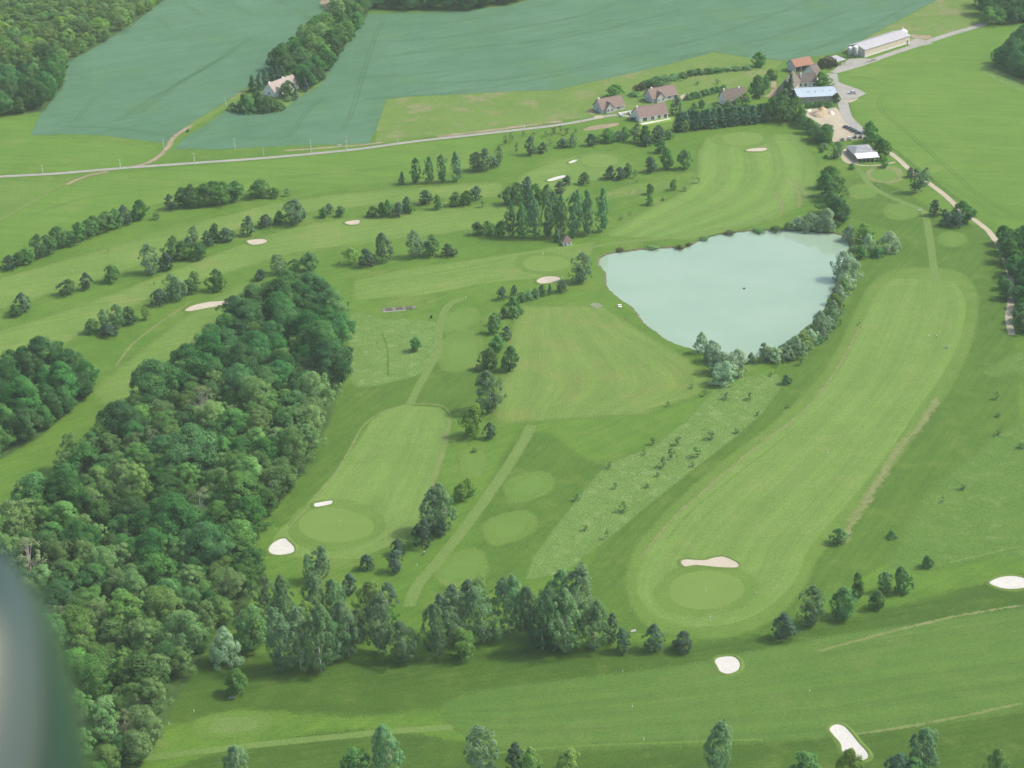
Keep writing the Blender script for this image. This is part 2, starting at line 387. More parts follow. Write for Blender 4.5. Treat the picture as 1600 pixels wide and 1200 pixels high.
# tramlines: pairs of wheel ruts in the crops
def ruts(name, pts, mat, gap=2.1, wd=.55):
    C = gline(pts, False, True, 5)
    o = None
    for sgn in (-1, 1):
        L = []
        for i, p in enumerate(C):
            d = C[min(i + 1, len(C) - 1)] - C[max(i - 1, 0)]; L.append(p + Vector((d.y, -d.x, 0)).normalized() * sgn * gap / 2)
        strip(name, None, wd, .05, mat, .5, world=L)
for pts in ([(95,198),(160,199),(220,205),(272,214)], [(118,190),(140,160),(170,140)], [(180,192),(235,155),(320,105),(400,55)], [(215,180),(290,125),(380,75)],
            [(102,118),(120,117),(135,122),(140,128)], [(240,32),(255,34),(262,46)], [(290,8),(305,16),(322,28)], [(352,-4),(372,12),(398,26)], [(430,0),(470,18),(485,32)]):
    ruts('wheel_rut', pts, MT['track'])
for pts in ([(532,206),(548,180),(566,120),(585,60),(600,30)], [(372,214),(400,216),(440,216),(458,206),(475,180),(500,158),(520,152)],
            [(560,155),(640,150),(760,138),(900,112)], [(555,120),(640,117),(760,103)], [(568,90),(700,78),(900,55),(1100,5)], [(575,65),(680,60),(860,35),(960,8)], [(640,130),(800,122),(1000,85),(1160,40),(1290,-10)], [(585,40),(700,35),(800,20)],
            [(1050,92),(1200,60),(1330,15)], [(1240,88),(1330,55),(1430,5)], [(290,222),(330,196),(352,182)]):
    ruts('wheel_rut', pts, MT['track'])
for pts in ([(1383,145),(1374,160),(1382,178),(1410,200),(1450,235),(1490,270),(1530,305),(1600,345)], [(1325,123),(1350,121),(1385,133)],
            [(1440,270),(1500,300),(1560,340)], [(60,216),(130,217),(190,224),(245,234)]):
    ruts('wheel_rut', pts, MT['track_b'])
for pts in ([(430,280),(560,268),(640,255),(740,236)], [(200,300),(330,285),(520,270)], [(40,340),(130,310),(220,300)]):
    ruts('wheel_rut', pts, MT['track_b'], 1.6, .4)

# ---- roads, tracks, yards
strip('country_road', [(-120,283),(0,276),(90,271),(200,262),(300,255),(400,248),(480,241),(560,233),(640,222),(720,213),(800,204),(860,197),(905,190),(935,184),(962,180),(985,182)], 3.3, .06, MT['asphalt'], .5)
strip('verge', [(440,236),(520,230),(570,226),(600,222)], 2.2, .054, MT['dirt'], 2.4)
strip('verge', [(680,214),(730,208),(780,202),(840,194),(880,189)], 3.2, .054, MT['dirt'], 3.4)
strip('farm_track', [(207,261),(232,254),(250,243),(262,230),(270,217),(283,206),(300,196)], 2.8, .056, MT['dirt'], 2.6)
strip('farm_track', [(290,202),(320,184),(352,165),(385,140)], 5.0, .052, MT['ley'], 1.6)
strip('farm_track', [(104,289),(120,281),(140,274),(170,268)], 2.2, .058, MT['dirt'], 2.0)
strip('farm_track', [(76,302),(50,316),(22,331),(-20,356)], 1.2, .056, MT['straw'], .6)
strip('access_lane', [(1299,114),(1345,101),(1395,83),(1435,70),(1480,55),(1530,40),(1600,15)], 5.2, .06, MT['asphalt'], .4)
strip('access_lane', [(1300,114),(1303,128),(1312,145),(1318,165),(1324,184),(1340,200),(1352,214)], 6.0, .06, MT['asphalt'], .5)
sheet('farm_yard', [(1299,124),(1322,133),(1340,139),(1354,146),(1342,152),(1324,157),(1312,160),(1306,140)], .064, MT['asphalt'], .6, False)
sheet('farm_yard', [(1300,113),(1312,101),(1328,92),(1350,91),(1370,93),(1384,87),(1345,101)], .064, MT['asphalt'], .8, False)
sheet('farm_yard', [(1418,70),(1424,62),(1436,60),(1458,68),(1435,73)], .064, MT['asphalt'], .8, False)
sheet('earth_bank', [(1424,54),(1445,55),(1458,57),(1448,61),(1428,60)], .068, MT['dirt'], 1.0)
sheet('car_park', [(1258,180),(1266,168),(1285,164),(1306,168),(1314,176),(1322,183),(1338,198),(1352,208),(1347,217),(1322,220),(1300,222),(1303,205),(1278,192)], .056, MT['gravel'], 1.0, False)
sheet('terrace', [(1316,236),(1326,232),(1334,248),(1344,254),(1326,256),(1315,248)], .058, MT['gravel'], .5)
strip('footpath', [(1330,252),(1342,258),(1362,259),(1380,257),(1400,253)], 1.4, .062, MT['gravel'], .4)
strip('gravel_lane', [(1388,237),(1405,250),(1420,264),(1436,276),(1455,289),(1475,304),(1490,318),(1502,330),(1520,342),(1540,357),(1553,372),(1564,392),(1574,415),(1580,445),(1579,475),(1576,500),(1582,525)], 3.0, .062, MT['gravel'], .8)
strip('hedge_bank', [(1384,226),(1402,238),(1425,257),(1460,284),(1500,314),(1530,334)], 2.6, .05, MT['dark'], 1.2)
sheet('bare_ground', [(911,203),(925,197),(945,194),(966,192),(962,197),(930,203)], .058, MT['dirt'], .8)
sheet('bare_ground', [(918,172),(930,170),(934,176),(924,179)], .058, MT['dirt'], .8)
sheet('bare_ground', [(930,181),(944,181),(940,185),(930,185)], .066, MT['gravel'], .6)
sheet('bare_ground', [(1063,150),(1074,147),(1080,154),(1068,157)], .058, MT['gravel'], 1.0)
sheet('bare_ground', [(1193,151),(1203,145),(1204,130),(1200,128),(1212,128),(1212,150)], .058, MT['dirt'], 1.0)
sheet('bare_ground', [(1313,158),(1330,156),(1342,153),(1330,160)], .07, MT['gravel'], .6)
sheet('garden_terrace', [(1000,193),(1042,186),(1044,184),(1048,186),(1004,195)], .062, plain('patio', (.62, .6, .55)), .3, False)
sheet('bare_ground', [(500,2),(520,0),(528,8),(512,14)], .05, MT['dirt'], 2)

# ---- golf course: rough shades, fairways, greens, tees, mown paths
sheet('lush_rough', [(1205,600),(1330,480),(1350,440),(1420,415),(1500,430),(1560,470),(1580,600),(1560,760),(1400,860),(1300,920),(1180,985),(1060,990),(940,960),(935,880),(1000,800),(1110,715)], 0.006, MT['dark'], 8)
sheet('lush_rough', [(300,1040),(420,1030),(560,1040),(720,1030),(900,1015),(1100,1010),(1300,980),(1600,905),(1800,880),(2300,800),(2300,880),(1800,930),(1600,955),(1300,1000),(1000,1055),(760,1090),(560,1110),(380,1100),(270,1120)], 0.010, MT['shaded'], 8)  # foreground rough, its shade painted in through the turf colour
sheet('lush_rough', [(200,1260),(340,1185),(560,1150),(760,1170),(1000,1165),(1300,1150),(1600,1108),(1800,1080),(2300,1020),(2300,1300),(200,1300)], 0.014, MT['shaded'], 8)  # bottom edge rough, shade likewise held in the turf colour
sheet('lush_rough', [(560,600),(690,570),(770,560),(800,600),(760,650),(700,640),(640,632),(560,660),(500,760),(430,820),(470,770),(530,650)], 0.018, MT['dark'], 8)
sheet('lush_rough', [(1330,285),(1390,295),(1450,330),(1540,370),(1570,440),(1570,500),(1500,440),(1400,425),(1350,440),(1335,410),(1400,390),(1400,360),(1330,330)], 0.022, MT['dark'], 8)
sheet('lush_rough', [(780,760),(830,680),(900,720),(940,740),(880,810),(820,890),(760,920),(700,930),(760,850)], 0.026, MT['dark'], 8)
sheet('fairway_surround', [(1392,426),(1445,420),(1500,428),(1524,465),(1516,530),(1486,600),(1440,660),(1380,745),(1325,815),(1275,870),(1250,920),(1205,965),(1140,992),(1070,992),(1010,972),(984,925),(992,868),(1040,806),(1110,740),(1195,675),(1265,612),(1305,560),(1332,505),(1360,450)], .030, MT['semi'], 4)
ribbon('fairway', [(1398,436),(1376,455),(1350,505),(1325,560),(1285,615),(1215,675),(1130,742),(1060,808),(1012,868),(998,920),(1020,958),(1070,976)],
       [(1488,440),(1506,470),(1500,520),(1472,580),(1430,640),(1375,720),(1310,800),(1262,855),(1240,905),(1195,950),(1140,974),(1090,978)], .034, MT['fair'], 1.6)
ribbon('fairway', [(828,484),(812,520),(806,560),(800,600),(790,640),(795,655)], [(935,484),(985,518),(1040,550),(1085,585),(1082,612),(1000,640)], .034,
       grass('practice_fairway_turf', (.122, .196, .052), (.146, .216, .064), alt=(.165, .206, .070), big=26, mid=5, stripe=(12.0, .036), altthr=(.45, .68)), 9.0)
ribbon('fairway', [(628,634),(590,652),(562,690),(520,745),(470,800),(430,840),(432,868)], [(686,638),(702,660),(690,720),(668,780),(655,820),(610,850),(560,872)], .034, MT['fair'], 1.4)
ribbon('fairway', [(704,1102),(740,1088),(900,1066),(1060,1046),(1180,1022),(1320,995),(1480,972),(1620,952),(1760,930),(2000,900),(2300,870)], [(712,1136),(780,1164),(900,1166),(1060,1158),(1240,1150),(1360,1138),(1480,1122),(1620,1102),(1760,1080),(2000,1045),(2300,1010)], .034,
       grass('shaded_fairway_turf', (.074, .143, .032), (.090, .160, .039), alt=(.102, .162, .046), big=30, mid=6, stripe=(11.0, .03)), 5)  # near fairway turf, darkened so the foreground shade sits in its colour
ribbon('fairway', [(-80,465),(60,425),(180,390),(320,350),(440,322),(560,306),(680,296),(770,290)], [(-80,500),(80,452),(200,415),(330,366),(450,332),(560,318),(680,306),(770,302)], .034, MT['fair_flat'], 11)
ribbon('fairway', [(-60,540),(80,500),(200,455),(330,405),(450,364),(560,346),(700,330),(790,322)], [(-60,580),(80,540),(190,480),(330,430),(450,392),(560,376),(700,358),(790,345)], .034, MT['fair_flat'], 11)
ribbon('fairway', [(560,440),(640,422),(740,408),(860,390),(925,380)], [(560,466),(660,458),(760,440),(850,430),(910,412)], .034, MT['fair_flat'], 4)
ribbon('fairway', [(160,610),(230,555),(300,500),(380,452)], [(185,640),(280,572),(320,530),(420,470)], .034, MT['fair_flat'], 11)
ribbon('fairway', [(1112,218),(1100,240),(1098,270),(1075,300),(1020,330),(960,366)], [(1238,212),(1262,250),(1262,290),(1240,320),(1170,350),(1075,372)], .034,
       grass('upper_fairway_turf', (.120, .205, .052), (.144, .228, .064), alt=(.155, .220, .072), big=30, mid=5, stripe=(14.0, .06)), 7)
ribbon('fairway', [(800,300),(830,272),(880,252),(930,240)], [(880,308),(900,290),(960,268),(980,256)], .034, MT['fair_flat'], 6)
ribbon('fairway', [(940,305),(980,292),(1040,284),(1075,290)], [(945,312),(990,304),(1040,298),(1072,294)], .036, MT['semi'], 3)
for (cx, cy, rx, ry, rot) in ((1103,922,61,29,0), (524,821,57,28,0), (853,412,38,12,.05), (937,251,30,10,0), (1160,217,34,10,0), (1100,640,0,0,0)):
    if not rx: continue
    sheet('green_collar', oval(cx, cy, rx * 1.38, ry * 1.42, rot=rot), .046, MT['semi'], 1.6)
    sheet('golf_green', oval(cx, cy, rx, ry, rot=rot), .058, MT['green'], .7)
sheet('practice_green_rim', oval(1383,273,30,13, sq=2.4), .046, MT['straw'], 1.2)
sheet('practice_green', oval(1381,273,21,9), .058, MT['tee'], .8)
for (cx, cy, rx, ry, rot, sq) in ((1408,331,17,8,0,2.2), (1349,299,15,7,0,2.2), (1488,374,14,7,.1,2.2), (717,501,21,10,-.25,3), (722,549,24,19,-.2,2.8), (826,760,24,13,-.35,2.8),
                                  (796,824,26,14,-.35,3), (722,888,27,15,-.35,3), (365,1133,38,12,-.05,2.4), (738,725,12,14,.1,3), (215,1168,30,10,0,2.4)):
    sheet('tee_surround', oval(cx, cy, rx * 1.5, ry * 1.6, rot=rot, sq=sq), .044, MT['semi'], 3.0)
    sheet('tee_box', oval(cx, cy, rx, ry, rot=rot, sq=sq), .056, MT['tee'] if cx > 600 else MT['mown'], 1.4)
MP = MT['mown']
strip('mown_path', [(727,466),(705,474),(692,492),(686,520),(684,550),(668,580),(652,608),(640,634)], 3.4, .05, MP, .8)
strip('mown_path', [(832,662),(812,700),(785,742),(755,785),(718,835),(680,882),(652,915),(638,950)], 4.4, .05, MP, 1.0)
strip('mown_path', [(1338,262),(1350,275),(1362,292),(1385,305),(1415,318),(1440,328),(1448,345),(1454,380),(1458,410),(1463,446)], 3.6, .05, MP, .8)
strip('mown_path', [(190,1190),(300,1176),(440,1160),(540,1150),(610,1143),(712,1136)], 3.2, .05, MP, 1.0)
strip('mown_path', [(900,392),(960,380),(1040,372),(1120,358),(1200,340)], 3.0, .048, MP, 1.4)
# pale dry mower lines along the fairway rims
ST = MT['straw']
strip('dry_grass_line', [(1466,622),(1440,662),(1405,700),(1372,752),(1345,795),(1325,828),(1318,850)], 3.2, .048, ST, 3.0)
strip('dry_grass_line', [(1518,500),(1500,560),(1480,600),(1466,622)], 2.0, .047, MT['semi'], 1.6)
for off in (0, 10):
    strip('dry_grass_line', [(1346 - off,505),(1318 - off,560),(1290 - off,602),(1245 - off,652),(1190 - off,692),(1120 - off,750),(1050 - off,812),(1005 - off,868)], .8 if off else 1.1, .049, MT['semi'] if off else ST, 1.0)
strip('dry_grass_line', [(990,905),(996,945),(1030,975),(1085,985),(1150,978)], 1.0, .049, MT['semi'], .9)
strip('dry_grass_line', [(412,868),(450,825),(505,765),(545,705),(568,665),(600,643),(640,632),(690,634),(704,655),(690,690)], .7, .049, ST, .7)
strip('dry_grass_line', [(1270,1020),(1400,985),(1500,962),(1600,945)], 1.2, .049, ST, 1.2)
strip('dry_grass_line', [(1290,1155),(1400,1138),(1500,1120),(1600,1098)], 1.2, .049, ST, 1.2)
strip('dry_grass_line', [(760,1178),(900,1166),(1060,1160),(1200,1155)], 1.0, .049, MT['semi'], 1.2)
strip('dry_grass_line', [(1480,880),(1530,868),(1600,852)], .8, .049, MT['meadow'], .8)
strip('dry_grass_line', [(560,448),(600,440),(660,430),(760,412),(800,402)], 1.6, .047, MT['semi'], 1.6)
strip('dry_grass_line', [(640,322),(700,326),(780,320)], 1.6, .047, MT['semi'], 1.6)
strip('dry_grass_line', [(180,575),(205,540),(245,508),(300,470)], 1.2, .047, MT['straw'], 1.2)
for pts in ([(1222,282),(1240,292),(1250,308),(1246,326)], [(1230,276),(1250,290),(1262,310)], [(1210,300),(1222,318),(1220,336)]):
    strip('dry_grass_line', pts, 1.6, .048, MT['straw'], 2.6)
strip('dry_grass_line', [(1246,664),(1205,700),(1150,742),(1085,795),(1040,845)], .8, .0485, MT['semi'], 1.2)
strip('dry_grass_line', [(700,668),(690,712),(672,768)], 1.2, .048, MT['straw'], 2.2)
strip('dry_grass_line', [(1500,560),(1478,600),(1440,655)], 1.0, .0465, MT['straw'], 1.8)
strip('dry_grass_line', [(945,308),(965,300),(985,303),(990,296)], 2.2, .05, MT['straw'], 2.8)
strip('dry_grass_line', [(640,322),(668,316),(700,318)], 1.2, .05, MT['straw'], 2.2)
# long grass
STRIPM = [(945,731),(985,712),(1018,700),(1062,668),(1090,642),(1120,606),(1160,590),(1215,585),(1222,600),(1190,645),(1150,680),(1105,715),(1060,750),(1010,790),(960,832),(948,842),(910,870),(880,895),(822,905),(836,870),(862,835),(885,805),(910,772)]
sheet('long_grass_strip', STRIPM, .038, MT['meadow'], 2.6, False)
LEFTM = [(552,492),(600,500),(640,500),(684,508),(686,540),(660,580),(610,596),(556,602),(548,560)]
sheet('long_grass_patch', LEFTM, .038, MT['meadow'], 3.0)
for pts in ([(1545,585),(1600,580),(1620,640),(1560,690),(1500,740),(1450,790),(1420,850),(1400,880),(1460,880),(1560,860),(1640,840),(1640,560)],):
    sheet('long_grass_patch', pts, .03, grass('weedy_rough', (.078, .152, .034), (.100, .176, .042), alt=(.128, .195, .070), big=18, mid=3, fineamt=.25), 8)
sheet('damp_patch', [(922,476),(932,473),(942,478),(934,482)], .05, MT['puddle'], 1.0)
strip('grass_rut', [(597,520),(604,540),(606,560),(606,590)], .6, .05, MT['dark'], .5)

# tufts of long grass (uncountable)
def in_poly(x, y, P):
    c = False; j = len(P) - 1
    for i in range(len(P)):
        if (P[i][1] > y) != (P[j][1] > y) and x < (P[j][0] - P[i][0]) * (y - P[i][1]) / (P[j][1] - P[i][1]) + P[i][0]: c = not c
        j = i
    return c
def scatter_poly(pts_px, n):
    W = [G(*p).to_2d() for p in pts_px]; P = [(q.x, q.y) for q in W]
    xs = [q[0] for q in P]; ys = [q[1] for q in P]; out = []
    while len(out) < n:
        x, y = rng.uniform(min(xs), max(xs)), rng.uniform(min(ys), max(ys))
        if in_poly(x, y, P): out.append((x, y))
    return out
tuft_m = grass('tuft_blades', (.15, .23, .09), (.21, .29, .13), big=9, mid=2, soft=False, bump=0)
for nm, pts, n in (('long_grass', STRIPM, 5000), ('long_grass', LEFTM, 2000)):
    v = []; f = []
    for x, y in scatter_poly(pts, n):
        for _ in range(3):
            a = rng.uniform(0, 6.28); h = rng.uniform(.08, .26); wd = rng.uniform(.06, .16); b = len(v); le = rng.uniform(-.25, .25, 2)
            v += [(x + wd * math.cos(a), y + wd * math.sin(a), .03), (x - wd * math.cos(a), y - wd * math.sin(a), .03), (x + le[0], y + le[1], h)]
            f.append((b, b + 1, b + 2))
    tag(mesh_obj(nm, pymesh(nm, v, f, tuft_m)), kind='stuff', label='pale long grass left unmown on the course', cat='grass')

# ------------------------------------------------------------------ bunkers: grassy lip and sand bowl
sand_w = grass('white_sand', (.50, .49, .45), (.56, .55, .51), big=6, mid=1.5, fine=.3, fineamt=.05, soft=False, bump=.15)
sand_t = grass('tan_sand', (.42, .37, .29), (.48, .43, .35), big=6, mid=1.5, fine=.3, fineamt=.06, soft=False, bump=.15)
lip_m = grass('bunker_lip', (.105, .172, .045), (.130, .195, .058), big=5, mid=1.2, soft=False)
def bunker(pts, mat, label, smooth=True):
    P = gline(pts, True, smooth, 6)
    if not is_ccw(P): P = P[::-1]
    c = sum(P, Vector()) / len(P); nm = loop_normals(P); n = len(P)
    root = empty('sand_bunker', (c.x, c.y, .05)); tag(root, label, 'bunker', 'sand bunkers of the golf course')
    L = [p - c for p in P]
    rings = [(1.3, .0), (.4, .28), (0.0, .34), (-.35, .05)]
    vs = []; 
    for off, z in rings: vs += [((p + q * off).x, (p + q * off).y, z) for p, q in zip(L, nm)]
    fs = [(k * n + i, k * n + (i + 1) % n, (k + 1) * n + (i + 1) % n, (k + 1) * n + i) for k in range(3) for i in range(n)]
    mesh_obj('lip', pymesh('lip', vs, fs, lip_m, True), root)
    vs = []; sc = [1.0, .8, .55, .28]; zz = [.10, .055, .03, .02]
    base = [p - q * .2 for p, q in zip(L, nm)]
    for s, z in zip(sc, zz): vs += [(b.x * s, b.y * s, z) for b in base]
    vs.append((0, 0, .02))
    fs = [(k * n + i, k * n + (i + 1) % n, (k + 1) * n + (i + 1) % n, (k + 1) * n + i) for k in range(3) for i in range(n)]
    fs += [(3 * n + i, 3 * n + (i + 1) % n, 4 * n) for i in range(n)]
    mesh_obj('sand', pymesh('sand', vs, fs, mat, True), root)
bunker([(419,858),(428,847),(444,841),(452,846),(461,856),(458,864),(440,868),(424,866)], sand_w, 'white pear-shaped bunker at the wood edge beside the round green')
bunker([(490,788),(498,785),(518,782),(521,785),(516,789),(494,793)], sand_w, 'short narrow bunker just above the round green by the wood')
bunker([(1063,878),(1072,874),(1100,875),(1116,871),(1132,870),(1152,879),(1155,885),(1148,888),(1120,887),(1088,884),(1070,886)], sand_t, 'long tan bunker lying above the green of the right-hand fairway')
bunker([(1116,1033),(1124,1027),(1146,1026),(1157,1036),(1154,1048),(1138,1054),(1125,1050),(1120,1042)], sand_w, 'white rounded bunker below the two lone pines')
bunker([(1295,1139),(1304,1132),(1318,1134),(1330,1145),(1342,1160),(1356,1176),(1357,1185),(1346,1189),(1332,1184),(1316,1176),(1312,1162),(1300,1148)], sand_w, 'white kidney-shaped bunker at the bottom right edge')
bunker([(1545,911),(1562,902),(1585,900),(1606,906),(1610,916),(1590,921),(1565,920)], sand_w, 'white oval bunker cut by the right edge of the picture')
bunker([(289,485),(300,478),(325,472),(352,470),(362,471),(350,477),(320,483),(296,487)], sand_t, 'long tan bunker against the top of the long wood')
bunker([(385,377),(398,374),(414,374),(418,378),(408,382),(394,383)], sand_t, 'small oval bunker just above the top of the long wood')
bunker([(538,348),(548,345),(562,344),(561,350),(550,352),(543,351)], sand_t, 'small rusty-rimmed bunker in the middle of the upper left fairway')
bunker([(838,439),(848,433),(868,432),(877,436),(868,441),(850,444),(842,443)], sand_t, 'tan bunker below the green left of the pond')
bunker([(854,282),(866,277),(880,274),(886,276),(872,281),(860,284)], sand_w, 'white sliver bunker with a pine at its right end')
bunker([(888,254),(896,250),(903,250),(898,254),(891,256)], sand_w, 'smallest white bunker left of the upper middle green')
bunker([(1165,235),(1175,232),(1196,231),(1199,234),(1190,237),(1170,237)], sand_t, 'pale pink bunker below the green by the conifer hedge')

# ------------------------------------------------------------------ trees
BARK = plain('bark', (.085, .07, .052), .9, size=.8, var=.3); BIRCHBARK = plain('birch_bark', (.55, .54, .50), .8, size=.5, var=.3)
GREYBARK = plain('grey_bark', (.22, .20, .17), .9, size=.6, var=.3)
def ip(xs, ys): return lambda t: np.interp(t, xs, ys)
#       height width  crown-bottom  profile                                          blobs radius  leaves size  depth  leaf colours
SP = {
 'pine':   (10, 7.0, .08, ip([0,.1,.3,.6,.85,1],[.65,.95,1,.84,.55,.16]),              90, (.55,.95), 80, (.20,.42), leaf_mat('pine_needles', (.036,.076,.050),(.060,.112,.070),(.094,.155,.092), .15, .008), BARK),
 'leafy':  (10, 9.0, .10, ip([0,.1,.35,.65,.9,1],[.5,.82,1,.85,.48,.05]),            95, (.7,1.3), 85, (.25,.5), leaf_mat('leafy_foliage', (.048,.142,.040),(.088,.216,.062),(.142,.292,.094), .45), BARK),
 'lime':   (10, 9.0, .10, ip([0,.1,.35,.65,.9,1],[.5,.82,1,.85,.48,.05]),            80, (.7,1.3), 75, (.25,.5), leaf_mat('lime_foliage', (.100,.215,.046),(.155,.290,.070),(.215,.355,.105), .45), BARK),
 'birch':  (16, 9.0, .10, ip([0,.15,.35,.6,.85,1],[.55,.88,1,.9,.6,.18]),          130, (.6,1.2), 75, (.22,.46), leaf_mat('birch_foliage', (.068,.158,.068),(.110,.216,.098),(.165,.278,.132), .4, .01), BIRCHBARK),
 'poplar': (16, 7.0, .08, ip([0,.1,.4,.7,.9,1],[.5,.85,1,.88,.6,.2]),             120, (.6,1.1), 75, (.22,.46), leaf_mat('poplar_foliage', (.066,.180,.078),(.104,.244,.106),(.150,.300,.135), .42, .01), GREYBARK),
 'willow': (7, 8.0, .02, ip([0,.1,.4,.7,.9,1],[.8,1,1,.82,.5,.1]),                   90, (.6,1.1), 85, (.18,.40), leaf_mat('willow_foliage', (.180,.300,.165),(.250,.380,.225),(.325,.450,.295), .45, .01), GREYBARK),
 'oak':    (15, 13.0, .12, ip([0,.15,.4,.7,.9,1],[.5,.85,1,.84,.5,.1]),             150, (1.0,2.0), 125, (.28,.55), leaf_mat('oak_foliage', (.032,.112,.038),(.062,.176,.058),(.106,.246,.082), .42), BARK),
 'acacia': (14, 11.0, .15, ip([0,.2,.45,.75,.9,1],[.4,.8,1,.88,.6,.15]),             90, (.7,1.7), 105, (.22,.48), leaf_mat('acacia_foliage', (.086,.196,.058),(.140,.272,.086),(.205,.348,.126), .45), GREYBARK),
 'sapling':(4, 2.4, .22, ip([0,.2,.5,.8,1],[.5,.9,1,.7,.1]),                         26, (.25,.45), 40, (.12,.26), leaf_mat('sapling_foliage', (.10,.20,.065),(.15,.27,.09),(.21,.33,.13), .45), GREYBARK),
 'shrub':  (4, 5.0, .0,  ip([0,.1,.4,.7,.9,1],[.85,1,.98,.78,.48,.1]),               70, (.4,.8), 70, (.16,.36), leaf_mat('shrub_foliage', (.068,.172,.058),(.110,.236,.086),(.160,.295,.120), .42), BARK),
 'cypress':(14, 5.0, .0, ip([0,.05,.45,.8,1],[.85,1,.82,.4,.03]),                   110, (.5,.8), 75, (.20,.42), leaf_mat('cypress_foliage', (.030,.088,.050),(.054,.128,.070),(.082,.164,.090), .15, .006), BARK),
 'spruce': (12, 6.0, .03, ip([0,.05,.4,.75,1],[.9,1,.68,.3,.03]),                   100, (.45,.75), 75, (.18,.38), leaf_mat('blue_spruce_needles', (.050,.075,.075),(.085,.118,.118),(.12,.155,.155), .08, .015), BARK),
 'dying':  (14, 10.5, .15, ip([0,.2,.45,.75,.9,1],[.4,.8,1,.88,.6,.15]),             48, (.6,1.3), 62, (.2,.42), leaf_mat('thin_foliage', (.11,.17,.065),(.17,.235,.10),(.24,.30,.15), .45), plain('pale_bark', (.42, .39, .34), .9, size=.6, var=.2)),
 'brush':  (4, 5.0, .0,  ip([0,.1,.4,.7,.9,1],[.85,1,.98,.78,.48,.1]),               60, (.4,.8), 60, (.16,.36), leaf_mat('brown_brush_foliage', (.060,.070,.034),(.095,.098,.050),(.130,.135,.075), .25, .02), BARK),
}
def make_tree_mesh(sp, var):
    H, W, cb, prof, nb, (b0, b1), nl, (s0, s1), lm, bark = SP[sp]
    g = np.random.default_rng(abs(hash((len(sp), sp[0], var))) % 2 ** 31 if False else sum(map(ord, sp)) * 31 + var * 977)
    zb = cb * H; hc = H - zb; Rm = W / 2
    lob = g.uniform(0, 6.28, 3); lop = g.uniform(.05, .2, 3); lean = g.normal(0, .09, 2) * Rm * 2; bulge = g.uniform(.85, 1.2, 6)
    if sp in ('acacia', 'lime', 'sapling'): lop *= 1.6
    cs, rs, tints = [], [], []
    while len(cs) < nb:
        t = g.uniform(0, 1) ** .9; a = g.uniform(0, 6.28)
        r = prof(t) * np.interp(t, np.linspace(0, 1, 6), bulge) * Rm * (1 + sum(l * math.sin((i + 2) * a + p + 3 * t) for i, (l, p) in enumerate(zip(lop, lob))))
        br = g.uniform(b0, b1)
        q = math.sqrt(g.uniform(.12, 1)); q = max(q * r - br * .55, 0)
        z = zb + t * (hc - br * .5)
        cs.append((q * math.cos(a) + lean[0] * t * t, q * math.sin(a) + lean[1] * t * t, max(z, br * .5))); rs.append(br); tints.append(g.normal(.5, .17))
    cs = np.array(cs); rs = np.array(rs); tints = np.array(tints)
    idx = np.repeat(np.arange(nb), nl); n = len(idx)
    d = g.normal(size=(n, 3)); d /= np.linalg.norm(d, axis=1)[:, None]
    out = cs[idx].copy(); out[:, 2] = (out[:, 2] - (zb + hc * .45)) * .8; out /= np.maximum(np.linalg.norm(out, axis=1), .3)[:, None]
    flip = (d * out).sum(1) < -.15; d[flip] *= -1
    sq = np.array([1, 1, .8]) if sp not in ('birch', 'poplar') else np.array([.9, .9, 1.15])
    p = cs[idx] + d * sq * (rs[idx] * g.uniform(.62, 1.12, n))[:, None]
    if sp == 'birch': p[:, 2] -= g.uniform(0, .5, n) * (np.hypot(p[:, 0], p[:, 1]) / Rm) ** 2 * 1.2
    p[:, 2] = np.maximum(p[:, 2], .05)
    nr = d * .75 + out * .4 + g.normal(size=(n, 3)) * .38 + np.array([0, 0, .45]); nr /= np.linalg.norm(nr, axis=1)[:, None]
    up = g.normal(size=(n, 3)); tx = np.cross(nr, up); tx /= np.linalg.norm(tx, axis=1)[:, None]; ty = np.cross(nr, tx)
    sz = g.uniform(s0, s1, n)[:, None]; as_ = g.uniform(.55, 1.0, n)[:, None]
    V = np.stack([p - tx * sz * .5, p - ty * sz * as_ * .5 + nr * sz * .1, p + tx * sz * .5, p + ty * sz * as_ * .5 + nr * sz * .1], 1).reshape(-1, 3)
    V[:, 2] = np.maximum(V[:, 2], .02)
    me = bpy.data.meshes.new(sp + '_crown'); me.vertices.add(4 * n); me.vertices.foreach_set('co', V.astype(np.float32).ravel())
    me.loops.add(4 * n); me.loops.foreach_set('vertex_index', np.arange(4 * n, dtype=np.int32))
    me.polygons.add(n); me.polygons.foreach_set('loop_start', np.arange(0, 4 * n, 4, dtype=np.int32))
    a = me.attributes.new('tint', 'FLOAT', 'FACE')
    a.data.foreach_set('value', np.clip(tints[idx] + g.normal(0, .16, n), 0, 1).astype(np.float32))
    me.materials.append(lm); me.update(calc_edges=True)
    # trunk with limbs
    mb = MB(); r0 = {'oak': .45, 'acacia': .3, 'birch': .2, 'sapling': .06, 'shrub': .12, 'brush': .1}.get(sp, .24)
    top = zb + hc * (.8 if sp in ('pine', 'birch', 'poplar', 'cypress', 'spruce') else .6)
    pts = [Vector((0, 0, -.1))]
    for i in range(1, 5): pts.append(Vector((g.normal(0, .012 * H * i / 2), g.normal(0, .012 * H * i / 2), top * i / 4)))
    for i in range(4): mb.tube(pts[i], pts[i + 1], r0 * (1.15 - .25 * i), r0 * (.9 - .25 * i) if i < 3 else r0 * .1, 7)
    far = cs[np.argsort(-np.hypot(cs[:, 0], cs[:, 1]))[:60]]
